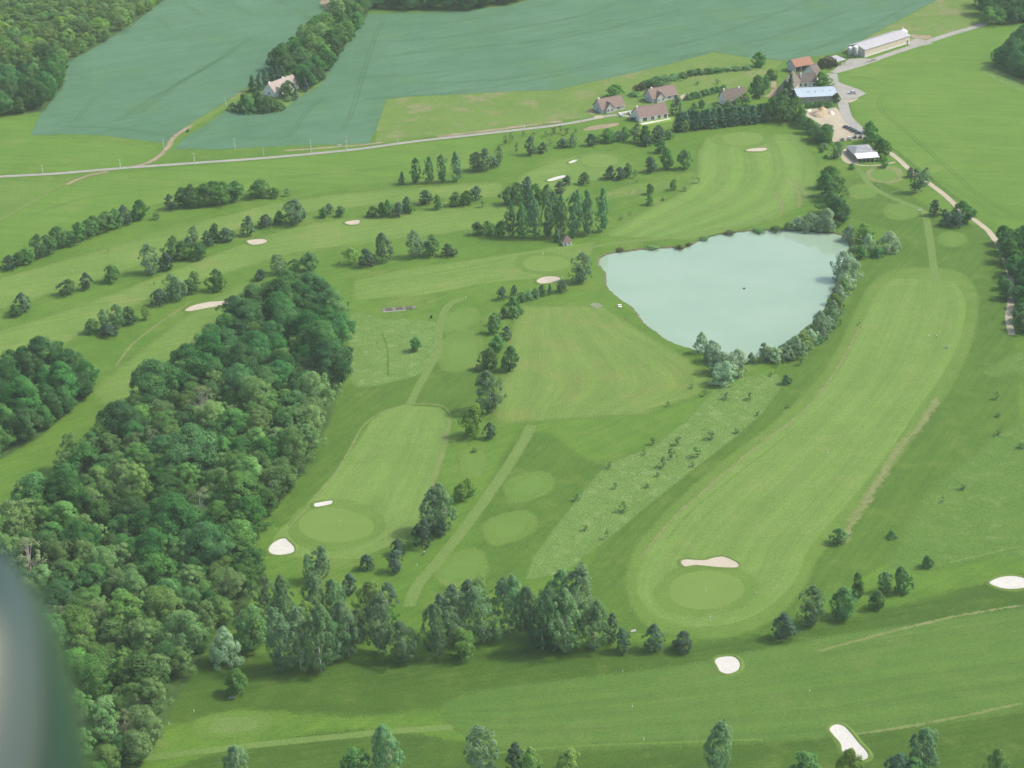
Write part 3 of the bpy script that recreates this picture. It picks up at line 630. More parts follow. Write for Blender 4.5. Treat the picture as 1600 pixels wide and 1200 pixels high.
    for q in far[g.choice(len(far), min(26 if sp == 'dying' else 9, len(far)), replace=False)]:
        k = g.integers(1, 4); st = pts[k]; en = Vector(q) 
        if en.z < st.z * .7: st = pts[1]
        mid = st.lerp(en, .5) + Vector((0, 0, .04 * H)); rr = r0 * (.5 if sp == 'dying' else .3)
        mb.tube(st, mid, rr, rr * .6, 5, False); mb.tube(mid, en, rr * .6, rr * .15, 5, False)
    return me, pymesh(sp + '_trunk', mb.v, mb.f, bark, True)
PROTO = {sp: [make_tree_mesh(sp, v) for v in range(5)] for sp in SP}
NAMES = {'pine': ('pine_tree', 'dark pine', 'pine tree'), 'leafy': ('leafy_tree', 'round green tree', 'tree'), 'lime': ('light_green_tree', 'light green tree', 'tree'),
         'birch': ('birch_tree', 'grey-green birch', 'birch tree'), 'poplar': ('poplar_tree', 'upright poplar', 'poplar tree'), 'willow': ('willow_tree', 'silvery willow', 'willow tree'),
         'oak': ('oak_tree', 'broad dark green oak', 'oak tree'), 'acacia': ('acacia_tree', 'pale yellow-green acacia', 'acacia tree'), 'sapling': ('sapling', 'thin young sapling', 'sapling'),
         'shrub': ('shrub', 'low green shrub', 'shrub'), 'cypress': ('cypress_tree', 'dark pointed cypress', 'cypress tree'), 'spruce': ('spruce_tree', 'blue-grey spruce', 'spruce tree'), 'dying': ('bare_limbed_tree', 'thin bare-limbed tree', 'tree'), 'brush': ('brown_shrub', 'brownish shrub', 'shrub')}
TREE_N = [0]
def put_tree(sp, x, y, h, wd, label, group, yaw=None):
    """h, wd in metres"""
    H, W = SP[sp][0], SP[sp][1]; v = int(rng.integers(0, 5)); TREE_N[0] += 1
    nm, _, cat = NAMES[sp]
    e = empty(nm, (x, y, 0), rng.uniform(0, 6.28) if yaw is None else yaw)
    k = wd / W * (1.0 if sp in ('poplar', 'oak', 'acacia', 'dying') else 1.18); e.scale = (k, k * rng.uniform(.92, 1.08), h / H)
    tag(e, label, cat, group)
    c, tr = PROTO[sp][v]
    mesh_obj('crown', c, e); mesh_obj('trunk', tr, e)
    return e
ORD = ['first','second','third','fourth','fifth','sixth','seventh','eighth','ninth','tenth','eleventh','twelfth','thirteenth','fourteenth','fifteenth','sixteenth','seventeenth','eighteenth','nineteenth','twentieth','twenty-first','twenty-second','twenty-third','twenty-fourth','twenty-fifth','twenty-sixth']
KEY = dict(p='pine', b='leafy', g='lime', i='birch', o='poplar', w='willow', a='oak', c='acacia', s='sapling', h='shrub', y='cypress', u='spruce', r='brush')
def cluster(where, group, items):
    by = {}
    for it in items: by.setdefault(it[4], []).append(it)
    for kk, L in by.items():
        L.sort(key=lambda q: q[0]); sp = KEY[kk]
        for i, (x, yb, yt, wp, _) in enumerate(L):
            p = G(x, yb); a, b = ppm(p)
            nm = NAMES[sp][1]
            lab = f'the only {nm} {where}' if len(L) == 1 else f'{ORD[i]} {nm} from the left {where}'
            put_tree(sp, p.x, p.y, (yb - yt) / b, wp / a, lab, group)
cluster('in the hedgerow along the left crop field', 'hedgerow along the left crop field', [(15,420,400,22,'p'),(30,414,393,22,'b'),(45,411,388,24,'b'),(60,404,366,22,'i'),(77,397,368,28,'b'),(93,385,352,28,'b'),(110,383,361,26,'b'),
   (124,374,346,28,'b'),(138,370,342,28,'b'),(152,364,337,28,'b'),(166,359,331,26,'b'),(180,355,327,26,'b'),(195,350,320,22,'p'),(217,344,314,28,'b'),(245,343,329,12,'s')])
cluster('in the tree belt below the left road', 'tree belt below the left road', [(267,327,304,18,'p'),(288,322,292,26,'b'),(304,323,288,26,'b'),(320,321,286,28,'b'),(336,319,284,28,'b'),(353,317,283,28,'b'),(370,314,284,26,'b'),(406,307,279,32,'b'),(430,309,293,16,'b'),(450,306,293,12,'s')])
cluster('in the row across the left fairways', 'broken row across the left fairways', [(38,488,457,22,'p'),(24,494,475,18,'b'),(105,460,437,24,'b'),(134,453,426,18,'p'),(177,440,414,24,'b'),(236,428,383,28,'i'),(261,422,394,22,'p'),
   (273,406,370,26,'b'),(290,405,376,24,'b'),(303,380,352,16,'i'),(293,385,369,16,'p'),(312,405,380,26,'b'),(325,384,361,18,'p'),(336,379,350,20,'b'),(355,377,355,22,'p'),(387,368,338,20,'p'),
   (414,355,336,20,'p'),(435,351,330,16,'b'),(458,350,311,32,'i'),(468,347,318,18,'p'),(505,339,323,16,'b'),(515,334,318,12,'p'),(533,338,322,14,'b'),
   (581,339,323,18,'b'),(597,339,315,16,'b'),(608,337,312,14,'b'),(622,338,315,17,'p'),(635,329,308,14,'p'),(638,333,318,14,'b')])
cluster('in the short row above the long tan bunker', 'short row above the long tan bunker', [(249,476,450,22,'p'),(268,469,430,22,'i'),(282,468,432,24,'i'),(296,458,436,22,'b'),(306,453,424,18,'g'),(339,454,422,26,'b')])
cluster('in the clump above the small left wood', 'clump above the small left wood', [(146,520,497,22,'b'),(166,516,482,20,'i'),(182,514,478,24,'i'),(203,506,478,22,'b'),(227,500,479,14,'g'),(170,524,506,26,'p')])
cluster('in the row left of the grove', 'upper middle fairway row', [(665,319,298,22,'p'),(684,327,304,13,'b'),(711,322,300,18,'b'),(728,320,299,20,'b'),(743,312,290,18,'p'),(755,324,313,8,'s')])
cluster('in the row above the top of the long wood', 'row above the long wood', [(547,412,386,23,'g'),(575,416,388,23,'p'),(603,408,364,27,'i'),(650,402,360,26,'i'),(676,400,368,26,'b'),(702,400,381,20,'p')])
cluster('peeping over the top end of the long wood', 'trees behind the long wood', [(438,428,397,24,'i'),(482,424,394,26,'b'),(460,424,404,18,'b'),(407,437,420,18,'p')])
cluster('standing alone in the pale meadow', 'lone tree', [(648,548,526,18,'b')])
cluster('in the line left of the pond fairway', 'tree line between the tees and the pond fairway', [(784,468,447,14,'p'),(803,464,446,10,'p'),(772,520,492,20,'b'),(776,508,488,14,'h'),(790,531,510,16,'p'),(774,550,525,24,'b'),(762,577,545,28,'b'),(795,580,542,27,'b'),
   (766,642,577,38,'i'),(737,682,633,34,'g'),(767,685,660,17,'p'),(742,706,699,10,'s')])
cluster('in the low hedge left of the pond', 'low hedge left of the pond', [(803,476,462,14,'h'),(815,471,458,14,'h'),(826,468,455,14,'h'),(837,465,450,14,'h'),(847,462,445,12,'h'),(788,497,480,14,'h'),(803,495,478,16,'h'),(812,491,476,10,'h'),(859,460,443,8,'y'),(877,456,438,16,'p')])
cluster('beside the pond corner and the tan bunker', 'lone birch by the pond', [(908,441,398,30,'i')])
cluster('in the grove left of the small hut', 'grove left of the small hut', [(746,367,346,18,'b'),(764,366,345,20,'b'),(781,368,345,18,'b'),(797,371,318,20,'o'),(815,371,317,21,'o'),(835,370,313,22,'o'),(856,371,310,22,'o'),(876,369,305,22,'o'),(897,371,302,24,'o'),(919,367,298,22,'o'),(940,362,295,22,'o'),
   (826,350,296,20,'o'),(868,350,300,20,'o'),(905,350,298,20,'o'),(795,320,293,20,'b'),(808,318,286,20,'b'),(822,312,276,20,'p'),(838,318,286,22,'b'),(853,318,288,18,'i'),(871,378,358,10,'y')])
cluster('in the four-poplar row below the road', 'poplar row below the road', [(650,287,247,17,'o'),(670,285,244,17,'o'),(691,285,242,17,'o'),(714,283,238,20,'o'),(628,288,268,10,'y')])
cluster('in the clump right of the four poplars', 'clump right of the poplars', [(744,266,236,20,'i'),(757,266,231,24,'i'),(771,262,245,14,'p'),(780,256,229,11,'i')])
cluster('round the upper middle green', 'scatter round the upper middle green', [(828,242,212,18,'p'),(847,239,222,14,'p'),(880,230,215,16,'p'),(895,230,211,14,'i'),(925,227,208,18,'p'),(950,222,202,24,'b'),(967,220,205,16,'p'),(977,217,198,14,'b'),
   (993,222,194,17,'i'),(1009,224,197,18,'b'),(1009,228,213,16,'p'),(1028,222,197,20,'p'),(1045,217,203,13,'b'),(1032,238,217,18,'b'),(1042,264,230,22,'b'),(1068,264,233,22,'b'),(1018,269,245,20,'p'),(952,279,258,17,'p'),(970,280,262,18,'p'),(980,277,255,13,'b'),(992,278,264,8,'s'),
   (912,288,270,16,'p'),(885,289,274,14,'p'),(874,302,284,16,'p')])
cluster('in the small scatter above the pond fairway', 'small scatter above the pond', [(1016,303,287,12,'b'),(1015,320,303,12,'b'),(1052,297,280,12,'b'),(1070,299,290,7,'s'),(1092,286,275,9,'s'),(985,335,329,6,'s'),(971,343,336,7,'s'),(1036,313,308,6,'s')])
cluster('in the young planting beside the road', 'young planting beside the road', [(865,210,198,9,'s'),(877,208,195,8,'s'),(885,211,200,8,'s'),(853,213,204,7,'s'),(807,241,221,6,'s'),(860,227,217,6,'s'),(818,212,204,5,'s'),(835,210,205,6,'s'),(900,208,197,6,'s'),(790,226,210,7,'s'),(800,222,206,8,'s')])
# round the pond
cluster('on the near shore of the pond', 'near shore of the pond', [(1097,552,520,20,'w'),(1113,566,534,26,'w'),(1128,600,566,36,'w'),(1148,586,548,34,'w'),(1124,582,545,30,'w'),(1174,567,551,14,'w'),(1197,565,536,20,'w')])
cluster('on the right shore of the pond', 'right shore of the pond', [(1212,563,541,24,'w'),(1226,561,538,26,'w'),(1241,556,524,28,'w'),(1256,549,518,28,'g'),(1268,540,514,22,'w'),(1281,530,488,28,'w'),(1289,520,494,22,'w'),(1297,512,482,24,'h'),
   (1302,500,470,22,'w'),(1306,488,458,24,'g'),(1312,473,446,24,'w'),(1317,461,438,20,'h'),(1321,451,428,24,'w'),(1323,436,394,36,'w'),(1276,536,520,16,'h')])
cluster('along the far shore of the pond', 'rushes along the far shore of the pond', [(968,391,388,12,'r'),(1020,387,384.5,18,'h'),(1062,388,384,12,'r'),(1076,383,379.5,9,'r'),(1100,373,370,14,'h'),(1140,364,361.5,16,'r'),(1185,361,358,18,'h'),(1212,360,354,16,'h')])
cluster('at the top right corner of the pond', 'top right corner of the pond', [(1345,403,383,18,'b'),(1388,394,363,32,'w'),(1353,380,351,30,'g'),(1358,390,366,18,'w'),(1370,401,387,18,'h'),(1327,374,352,22,'w'),(1290,359,326,30,'w'),(1268,358,333,28,'w'),(1247,357,338,20,'w'),(1335,395,384,16,'h'),(1310,351,308,34,'b'),(1318,346,316,26,'b'),(1300,333,300,30,'b'),(1232,358,346,12,'h')])
cluster('on the lawns below the clubhouse', 'trees below the clubhouse', [(1298,292,258,32,'b'),(1304,314,275,32,'b'),(1292,306,270,24,'b'),(1306,247,222,17,'i'),(1331,264,255,10,'h'),(1376,251,240,14,'g'),(1382,262,247,12,'b'),(1283,238,232,6,'h'),(1290,247,241,6,'h')])
cluster('beside the lane right of the clubhouse', 'trees beside the lane by the clubhouse', [(1360,222,192,20,'b'),(1357,208,190,16,'b'),(1380,242,216,22,'b'),(1370,232,210,18,'b'),(1422,277,262,12,'p'),(1432,301,265,20,'i'),(1444,290,262,16,'i')])
cluster('at the bend of the gravel lane', 'trees at the bend of the gravel lane', [(1460,337,313,18,'p'),(1478,352,330,20,'p'),(1494,354,330,20,'p'),(1503,348,316,34,'a'),(1476,336,327,10,'h')])
cluster('left of the car park', 'trees left of the car park', [(1256,200,178,20,'b'),(1266,208,186,22,'b'),(1275,218,196,24,'b'),(1289,223,195,34,'a'),(1287,232,224,14,'h')])
cluster('around the old farm buildings', 'trees around the farm buildings', [(1235,152,115,13,'y'),(1229,152,126,12,'y'),(1224,155,138,14,'h'),(1287,136,112,24,'b'),(1293,105,88,22,'r'),(1284,106,91,14,'r'),(1188,104,82,22,'b'),(1182,152,117,24,'b'),(1197,138,118,14,'b'),(1207,124,108,18,'b'),(1306,160,145,12,'b'),
   (1206,188,152,28,'b'),(1224,188,150,34,'b'),(1243,189,152,28,'b'),(1250,194,170,20,'b'),(1165,166,145,20,'g'),(1072,206,188,13,'g'),(1056,180,152,18,'p'),(960,152,133,24,'b'),(1137,168,157,16,'h'),(1152,167,154,16,'h'),(1120,170,163,14,'h'),(1085,170,160,10,'h'),(1096,168,156,10,'h')])
cluster('in the metal-roofed shed hedge', 'low hedge by the shed', [(x, 168, 159, 9, 'h') for x in range(1262, 1304, 6)])
cluster('in the conifer hedge', 'conifer hedge below the farmhouse', [(1060 + 5.2 * i, 204.5 - .57 * i, 174.5 - .47 * i + rng.uniform(-1.0, 1.0), 17, 'y') for i in range(26)] + [(1195, 189, 161, 14, 'b')])
cluster('in the scrub above the new houses', 'scrub above the new houses', [(1000,140,128,16,'r'),(1012,136,124,21,'b'),(1026,132,119,23,'h'),(1040,128,118,19,'h'),(1054,124,116,19,'h'),(1066,121,113,17,'h'),(1080,117,109,17,'h'),(1092,116,108,17,'h'),(1106,114,107,17,'h'),(1120,112,106,17,'h'),(1136,110,104,17,'h'),(1152,109,103,17,'h'),(1168,108,102,17,'h'),
   (992,150,144,17,'h'),(1018,142,132,12,'r'),(1034,138,130,17,'h'),(1090,132,124,8,'s'),(1122,131,122,8,'s')])
cluster('in the new houses hedge', 'garden hedge', [(1074 + 8 * i, 156 - 2.1 * i, 147 - 2.1 * i, 12, 'h') for i in range(8)])
# isolated house garden
cluster('round the lone house among the wheat', 'garden of the lone house', [(396,143,118,14,'y'),(405,141,114,14,'y'),(416,134,108,14,'y'),(424,130,106,14,'y'),(433,127,104,14,'y'),(442,125,103,14,'y'),(366,172,160,18,'h'),(378,174,154,20,'h'),(392,175,150,24,'h'),(406,175,146,24,'h'),(420,174,148,24,'h'),(432,172,156,20,'h'),(386,165,146,20,'h'),(400,162,143,20,'h'),
   (449,152,127,24,'b'),(462,156,136,10,'u'),(478,143,122,11,'u'),(463,128,108,26,'g'),(485,133,113,18,'g'),(500,124,106,14,'h'),(450,158,150,10,'h'),(440,168,160,12,'h')])
cluster('at the corner of the track and the wheat', 'bush on the track', [(293,206,202,5,'h')])
# lower middle
cluster('between the round green and the tee path', 'clump between the round green and the tee path', [(676,832,758,38,'i'),(696,830,756,38,'i'),(660,853,810,28,'p'),(687,838,806,22,'p'),(722,783,756,22,'g'),(732,776,750,20,'g'),(622,866,842,22,'p'),(617,893,859,26,'p'),(574,889,865,20,'p')])
cluster('in the tree belt below the round green', 'tree belt below the round green', [(500,906,855,28,'i'),(487,912,866,20,'i'),(448,990,902,40,'i'),(490,972,893,36,'i'),(522,966,900,34,'i'),(547,928,895,24,'p'),(580,962,906,44,'g'),(607,948,912,26,'p'),(440,1048,946,42,'i'),(502,1050,950,48,'i'),(470,1047,955,46,'i'),(545,1024,940,44,'i'),(592,1022,928,46,'i'),(632,1032,970,42,'i'),
   (475,985,940,38,'g'),(562,1000,950,36,'b'),(525,1030,965,40,'i'),(416,960,905,30,'i'),(608,990,950,30,'b')])
cluster('in the big birch clump bottom centre', 'big birch clump bottom centre', [(684,1023,942,38,'i'),(728,1028,980,36,'g'),(713,1003,918,52,'i'),(756,1004,918,46,'i'),(735,962,908,30,'p'),(690,955,928,22,'p'),(745,935,906,34,'g'),(795,990,902,40,'i'),(783,940,903,22,'p'),
   (848,1014,920,50,'i'),(884,1018,926,52,'i'),(902,992,884,54,'i'),(930,1014,942,42,'i'),(862,1012,976,34,'p'),(830,996,916,40,'i'),(870,985,895,46,'i'),(955,1002,960,22,'p'),(975,1018,982,24,'p')])
cluster('standing apart right of the big birch clump', 'two pines right of the birch clump', [(1023,1017,976,28,'p'),(1067,1017,988,32,'p')])
cluster('along the bottom edge of the picture', 'trees along the bottom edge', [(610,1212,1135,44,'i'),(560,1218,1168,48,'b'),(755,1216,1140,48,'i'),(805,1218,1163,28,'p'),(832,1222,1172,30,'g'),(885,1225,1172,36,'g'),(1120,1214,1125,42,'i'),(370,1214,1160,34,'i'),(1440,1204,1135,44,'i'),(1402,1218,1175,36,'p'),(1260,1222,1175,48,'b'),(1325,1222,1172,40,'g'),(1555,1222,1168,30,'g'),(1425,1226,1188,36,'b')])
cluster('at the foot of the long wood', 'trees at the foot of the long wood', [(372,1085,1048,36,'b'),(352,1038,982,40,'w'),(393,1012,950,54,'b')])
cluster('in the row right of the lower green', 'row right of the lower green', [(1223,998,957,32,'p'),(1267,976,920,36,'i'),(1320,966,922,42,'b'),(1340,933,896,18,'b'),(1369,951,922,22,'b'),(1382,924,892,20,'i'),(1411,926,886,26,'b'),(1450,886,867,16,'h')])
cluster('beside the right-hand fairway', 'lone bush on the fairway rim', [(1310,849,825,22,'b')])
cluster('in the strip of long grass', 'saplings in the long grass', [(1081,607,600,6,'s'),(1102,619,608,7,'s'),(1135,624,613,12,'s'),(1172,624,612,12,'s'),(1045,635,626,7,'s'),(1112,686,669,13,'s'),(1152,677,668,9,'s'),(1021,694,683,10,'s'),(1058,696,681,11,'s'),(1090,713,697,14,'s'),(1050,718,702,13,'s'),(1036,730,713,14,'s'),
   (1008,710,702,7,'s'),(1083,729,721,8,'s'),(953,731,720,9,'s'),(903,782,769,11,'s'),(962,764,754,7,'s'),(1012,762,752,8,'s'),(975,800,784,14,'s'),(948,842,827,8,'s'),(915,829,818,8,'s'),(1183,650,643,6,'s'),(1028,744,737,7,'s')])
cluster('below the near shore of the pond', 'saplings by the pond', [(1215,574,562,7,'s'),(1238,564,550,11,'s'),(1251,571,558,9,'s'),(1230,600,584,13,'h'),(1205,588,580,8,'s'),(1231,637,631,7,'s')])
cluster('in the weedy rough near the right edge', 'saplings near the right edge', [(1558,624,611,9,'s'),(1560,651,643,9,'s'),(1560,680,671,8,'s'),(1597,700,688,12,'s'),(1505,765,754,10,'s'),(1473,785,776,7,'s'),(1393,841,830,13,'h')])

# woods: every tree its own thing
def wood(poly, spacing, mix, where, group, hvar=(.62, 1.32), floor=True, hfun=None, sub=None):
    edge_pts = [(a[0] + (b[0] - a[0]) * k / 12, a[1] + (b[1] - a[1]) * k / 12) for a, b in zip(poly, poly[1:] + poly[:1]) for k in range(12)]
    W = [(G(*p).x, G(*p).y) for p in poly]
    xs = [q[0] for q in W]; ys = [q[1] for q in W]; pts = []; tries = 0
    while tries < 9000:
        tries += 1
        x, y = rng.uniform(min(xs), max(xs)), rng.uniform(min(ys), max(ys))
        if not in_poly(x, y, W): continue
        px, py = proj((x, y, 0)); sp = mix(px, py); h, wd = hfun(px, py, sp) if hfun else (SP[sp][0], SP[sp][1])
        q = rng.uniform(*hvar); s = spacing * wd / 12.0 * q
        if all((x - a) ** 2 + (y - b) ** 2 > (s * .5 + c * .5) ** 2 for a, b, c, *_ in pts): pts.append((x, y, s, sp, h * q * rng.uniform(.93, 1.07), wd * q))
    for x, y, s, sp, h, wd in pts:
        px, py = proj((x, y, 0)); d = min((G(a, b).to_2d() - Vector((x, y))).length for a, b in edge_pts)
        put_tree(sp, x, y, h, wd, f"{NAMES[sp][1]} {'on the rim' if d < 9 else 'in the depths'} of {where}{sub(px, py) if sub else ''}", group)
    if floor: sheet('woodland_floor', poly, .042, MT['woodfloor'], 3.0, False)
    return len(pts)
W1 = [(528,515),(526,600),(518,645),(482,722),(440,778),(398,828),(388,880),(394,930),(372,965),(335,985),(305,1040),(272,1092),(250,1140),(190,1240),(120,1240),(90,1060),(50,960),(10,905),(-50,890),(-50,835),(40,808),(140,715),(205,662),(312,588),(338,540),(388,492),(440,470),(500,472)]
def mix1(x, y):
    u = rng.uniform()
    light = .06 if y < 560 else (.22 if y < 640 else .42)
    if x > 380 and y > 640: light = .6
    if y > 860: light = .5
    if y > 640 and u > .93: return 'dying'
    if u < light: return 'acacia'
    if u < light + (.10 if y < 640 else .28): return 'leafy'
    return 'oak'
def h1(x, y, sp):
    if sp == 'oak': return 16.5, 15.5
    if sp in ('acacia', 'dying'): return 14.0, 12.0
    return 13.0, 12.5
def sub1(x, y):
    return (' beside the pale meadow' if y < 590 else ' above the small fairway bunker' if y < 700 else ' level with the narrow bunker' if y < 800 else
            ' level with the pear-shaped bunker' if y < 900 else ' level with the birch belt' if y < 1020 else ' in the bottom left corner')
nW = [wood(W1, 7.4, mix1, 'the long wood', 'trees of the long wood', hfun=h1, sub=sub1)]
W2 = [(-70,582),(40,578),(108,580),(146,598),(130,622),(60,682),(0,716),(-70,745)]
nW.append(wood(W2, 8.2, lambda x, y: 'oak' if rng.uniform() < .75 else 'leafy', 'the small wood at the left edge', 'trees of the small left wood'))
W3 = [(-40,182),(20,180),(66,174),(96,135),(104,98),(150,72),(200,42),(250,4),(285,-20),(-40,-20)]
nW.append(wood(W3, 10.5, lambda x, y: ('oak' if rng.uniform() < .8 else 'leafy') if y > 95 + (x * -.25) + 25 else ('acacia' if rng.uniform() < .6 else 'lime'), 'the wood in the top left corner', 'trees of the top left wood', hfun=lambda x, y, sp: (SP[sp][0], SP[sp][1]) if sp in ('oak', 'leafy') else ((8.0, 9.0) if y > 62 - .2 * x else (4.0, 7.0))))
W4 = [(428,112),(446,122),(474,140),(500,128),(520,95),(545,60),(572,25),(575,-30),(535,-30),(528,22),(490,52),(452,92)]
nW.append(wood(W4, 9.0, lambda x, y: 'oak' if (y > 80 or y < 20) and rng.uniform() < .7 else ('leafy' if rng.uniform() < .5 else 'acacia'), 'the copse behind the lone house', 'trees of the copse behind the lone house', hfun=lambda x, y, sp: (12.5, 11.0)))
W5 = [(580,16),(720,16),(800,6),(850,-10),(850,-25),(575,-25)]
nW.append(wood(W5, 10, lambda x, y: 'oak', 'the dark wood above the wheat', 'trees of the top wood'))
W6 = [(1536,38),(1600,36),(1640,36),(1640,-20),(1545,-20)]
nW.append(wood(W6, 9.5, lambda x, y: 'oak' if rng.uniform() < .8 else 'leafy', 'the wood in the top right corner', 'trees of the top right corner'))
W7 = [(1547,104),(1566,112),(1600,125),(1660,140),(1660,80),(1590,86)]
nW.append(wood(W7, 9, lambda x, y: 'oak', 'the copse beside the right-hand crop', 'trees of the right-hand copse'))
W8 = [(1562,380),(1600,376),(1680,390),(1680,530),(1600,520),(1590,480),(1588,440),(1576,405)]
nW.append(wood(W8, 8.5, lambda x, y: 'oak' if rng.uniform() < .6 else 'leafy', 'the tree belt along the right-hand lane', 'trees along the right-hand lane', hfun=lambda x, y, sp: (11.5, 10.5)))
cluster('overhanging the right-hand lane', 'trees overhanging the right lane', [(1571,468,438,22,'b'),(1566,452,430,14,'b')])
print('wood trees', nW)

# ------------------------------------------------------------------ buildings
WALL_W = plain('white_render', (.92, .90, .86), .85, size=1.5, var=.06); WALL_G = plain('grey_render', (.58, .57, .55), .85, size=1.5, var=.08)
STONE = plain('stone_wall', (.42, .38, .31), .9, size=.5, var=.2); CREAM = plain('cream_cladding', (.60, .53, .42), .7, size=2, var=.06)
TILE_R = plain('brown_red_tiles', (.20, .14, .12), .85, size=.5, var=.16); TILE_D = plain('old_brown_tiles', (.145, .118, .10), .9, size=.6, var=.25); TILE_O = plain('orange_tiles', (.30, .145, .09), .85, size=.6, var=.18)
TILE_P = plain('pale_pink_tiles', (.34, .29, .255), .85, size=.6, var=.15); ZINC = plain('zinc_sheet', (.46, .55, .62), .45, .2, size=3, var=.05); GREYSHEET = plain('grey_sheet_roof', (.36, .36, .38), .6, size=3, var=.06)
GLASS = plain('window_glass', (.05, .06, .07), .15); TRIM = plain('white_trim', (.75, .74, .71), .5); DARKIN = plain('dark_interior', (.035, .03, .028), .9); WOOD = plain('weathered_timber', (.075, .07, .055), .9)
SLATE = plain('grey_shingle', (.26, .27, .29), .75, size=.5, var=.14); AWN = plain('white_awning', (.85, .85, .84), .6, var=.03); STEEL = plain('galvanised_steel', (.5, .51, .5), .45, .6, var=.08)
CONC = plain('concrete', (.5, .49, .46), .9); SILO = plain('silo_grey_green', (.40, .42, .37), .6)
def frame_px(fl, fr):
    a, b = G(*fl), G(*fr); d = (b - a); L = d.length; return a, L, math.atan2(d.y, d.x)
def gable_walls(mb, x0, x1, y0, y1, h, rh, axis='x'):
    if axis == 'x':
        ym = (y0 + y1) / 2
        vs = [(x0,y0,0),(x1,y0,0),(x1,y1,0),(x0,y1,0),(x0,y0,h),(x1,y0,h),(x1,y1,h),(x0,y1,h),(x0,ym,h+rh),(x1,ym,h+rh)]
        mb.add(vs, [(0,1,5,4),(2,3,7,6),(1,2,6,9,5),(3,0,4,8,7)])
    else:
        xm = (x0 + x1) / 2
        vs = [(x0,y0,0),(x1,y0,0),(x1,y1,0),(x0,y1,0),(x0,y0,h),(x1,y0,h),(x1,y1,h),(x0,y1,h),(xm,y0,h+rh),(xm,y1,h+rh)]
        mb.add(vs, [(0,1,5,8,4),(1,2,6,5),(2,3,7,9,6),(3,0,4,7)])
    return mb
def slab(mb, quad, th=.18):
    q = [Vector(p) for p in quad]; n = (q[1] - q[0]).cross(q[3] - q[0]).normalized()
    if n.z < 0: n = -n
    up = [p + n * th for p in q]
    mb.add(q + up, [(3,2,1,0),(4,5,6,7),(0,1,5,4),(1,2,6,5),(2,3,7,6),(3,0,4,7)])
def gable_roof(mb, x0, x1, y0, y1, h, rh, ov=.4, axis='x'):
    if axis == 'x':
        ym = (y0 + y1) / 2; k = rh / ((y1 - y0) / 2); d = ov * k
        slab(mb, [(x0-ov,y0-ov,h-d),(x1+ov,y0-ov,h-d),(x1+ov,ym,h+rh),(x0-ov,ym,h+rh)])
        slab(mb, [(x1+ov,y1+ov,h-d),(x0-ov,y1+ov,h-d),(x0-ov,ym,h+rh),(x1+ov,ym,h+rh)])
    else:
        xm = (x0 + x1) / 2; k = rh / ((x1 - x0) / 2); d = ov * k
        slab(mb, [(x0-ov,y1,h-d),(x0-ov,y0-ov,h-d),(xm,y0-ov,h+rh),(xm,y1,h+rh)])
        slab(mb, [(x1+ov,y0-ov,h-d),(x1+ov,y1,h-d),(xm,y1,h+rh),(xm,y0-ov,h+rh)])
    return mb
def opening(root, name, x, wd, z, h, y, mat=None, side='front'):
    """window or door standing 3 cm proud of its wall, with frame and pane; side 'front' (y const) or 'left' (x const)"""
    def bx(mb, a0, a1, b0, b1, z0, z1):
        return mb.box(a0, a1, b0, b1, z0, z1) if side == 'front' else mb.box(b0, b1, a0, a1, z0, z1)
    p = bx(MB(), x, x + wd, y - .06, y + .02, z, z + h).build(name, mat or GLASS, root)
    f = MB()
    for a, b, c, d in ((x-.1, x, z-.1, z+h+.1), (x+wd, x+wd+.1, z-.1, z+h+.1), (x, x+wd, z+h, z+h+.1), (x, x+wd, z-.1, z), (x+wd/2-.04, x+wd/2+.04, z, z+h)):
        bx(f, a, b, y - .10, y + .02, c, d)
    f.build('frame', TRIM, p)
    return p
def house(name, label, cat, fl, fr, depth, h, rh, wall, roof, wing=None, chim=(), wins=(), doors=(), L=None, ov=.45, lefts=()):
    a, l, yaw = frame_px(fl, fr); L = L or l
    root = empty(name, a, yaw); tag(root, label, cat)
    gable_walls(MB(), 0, L, 0, depth, h, rh).build('wall', wall, root)
    r = gable_roof(MB(), 0, L, 0, depth, h, rh, ov).build('roof', roof, root)
    MB().box(-ov, L + ov, depth / 2 - .16, depth / 2 + .16, h + rh + .08, h + rh + .26).build('ridge', roof, r)
    MB().box(-ov, L + ov, -ov - .14, -ov - .01, h - ov * rh / (depth / 2) - .02, h - ov * rh / (depth / 2) + .12).build('gutter', TRIM, r)
    for (cx, cy) in chim:
        zt = h + rh + .9; c = MB().box(cx - .4, cx + .4, cy - .35, cy + .35, h + rh * .5, zt).build('chimney', WALL_W, r)
    if wing:
        x0, x1, out, wh, wr = wing
        gable_walls(MB(), x0, x1, -out, depth * .45, wh, wr, 'y').build('wing_wall', wall, root)
        gable_roof(MB(), x0, x1, -out, depth * .5, wh, wr, .35, 'y').build('wing_roof', roof, root)
    for (x, wd, z, hh) in wins:
        y = -wing[2] if wing and wing[0] <= x <= wing[1] else 0
        opening(root, 'window', x, wd, z, hh, y - .01)
    for (x, wd, hh) in doors:
        y = -wing[2] if wing and wing[0] <= x <= wing[1] else 0
        opening(root, 'door', x, wd, .02, hh, y - .01, TRIM)
    for (yy, wd, z, hh) in lefts: opening(root, 'window', yy, wd, z, hh, -.01, None, 'left')
    return root
house('house', 'new grey house with brown-red roof and front gable, leftmost of three', 'house', (940,177.5), (975.6,170.6), 9, 2.9, 4.2, WALL_G, TILE_R, wing=(2.6, 7.4, 1.4, 2.9, 2.8), chim=[(.8, 4.5)],
      wins=[(3.1, 1.0, .9, 1.5), (5.6, 1.0, .9, 1.5), (10.5, 1.3, .9, 1.4)], doors=[(8.4, 1.1, 2.2)], lefts=[(3.6, 1.2, 1.0, 1.3)])
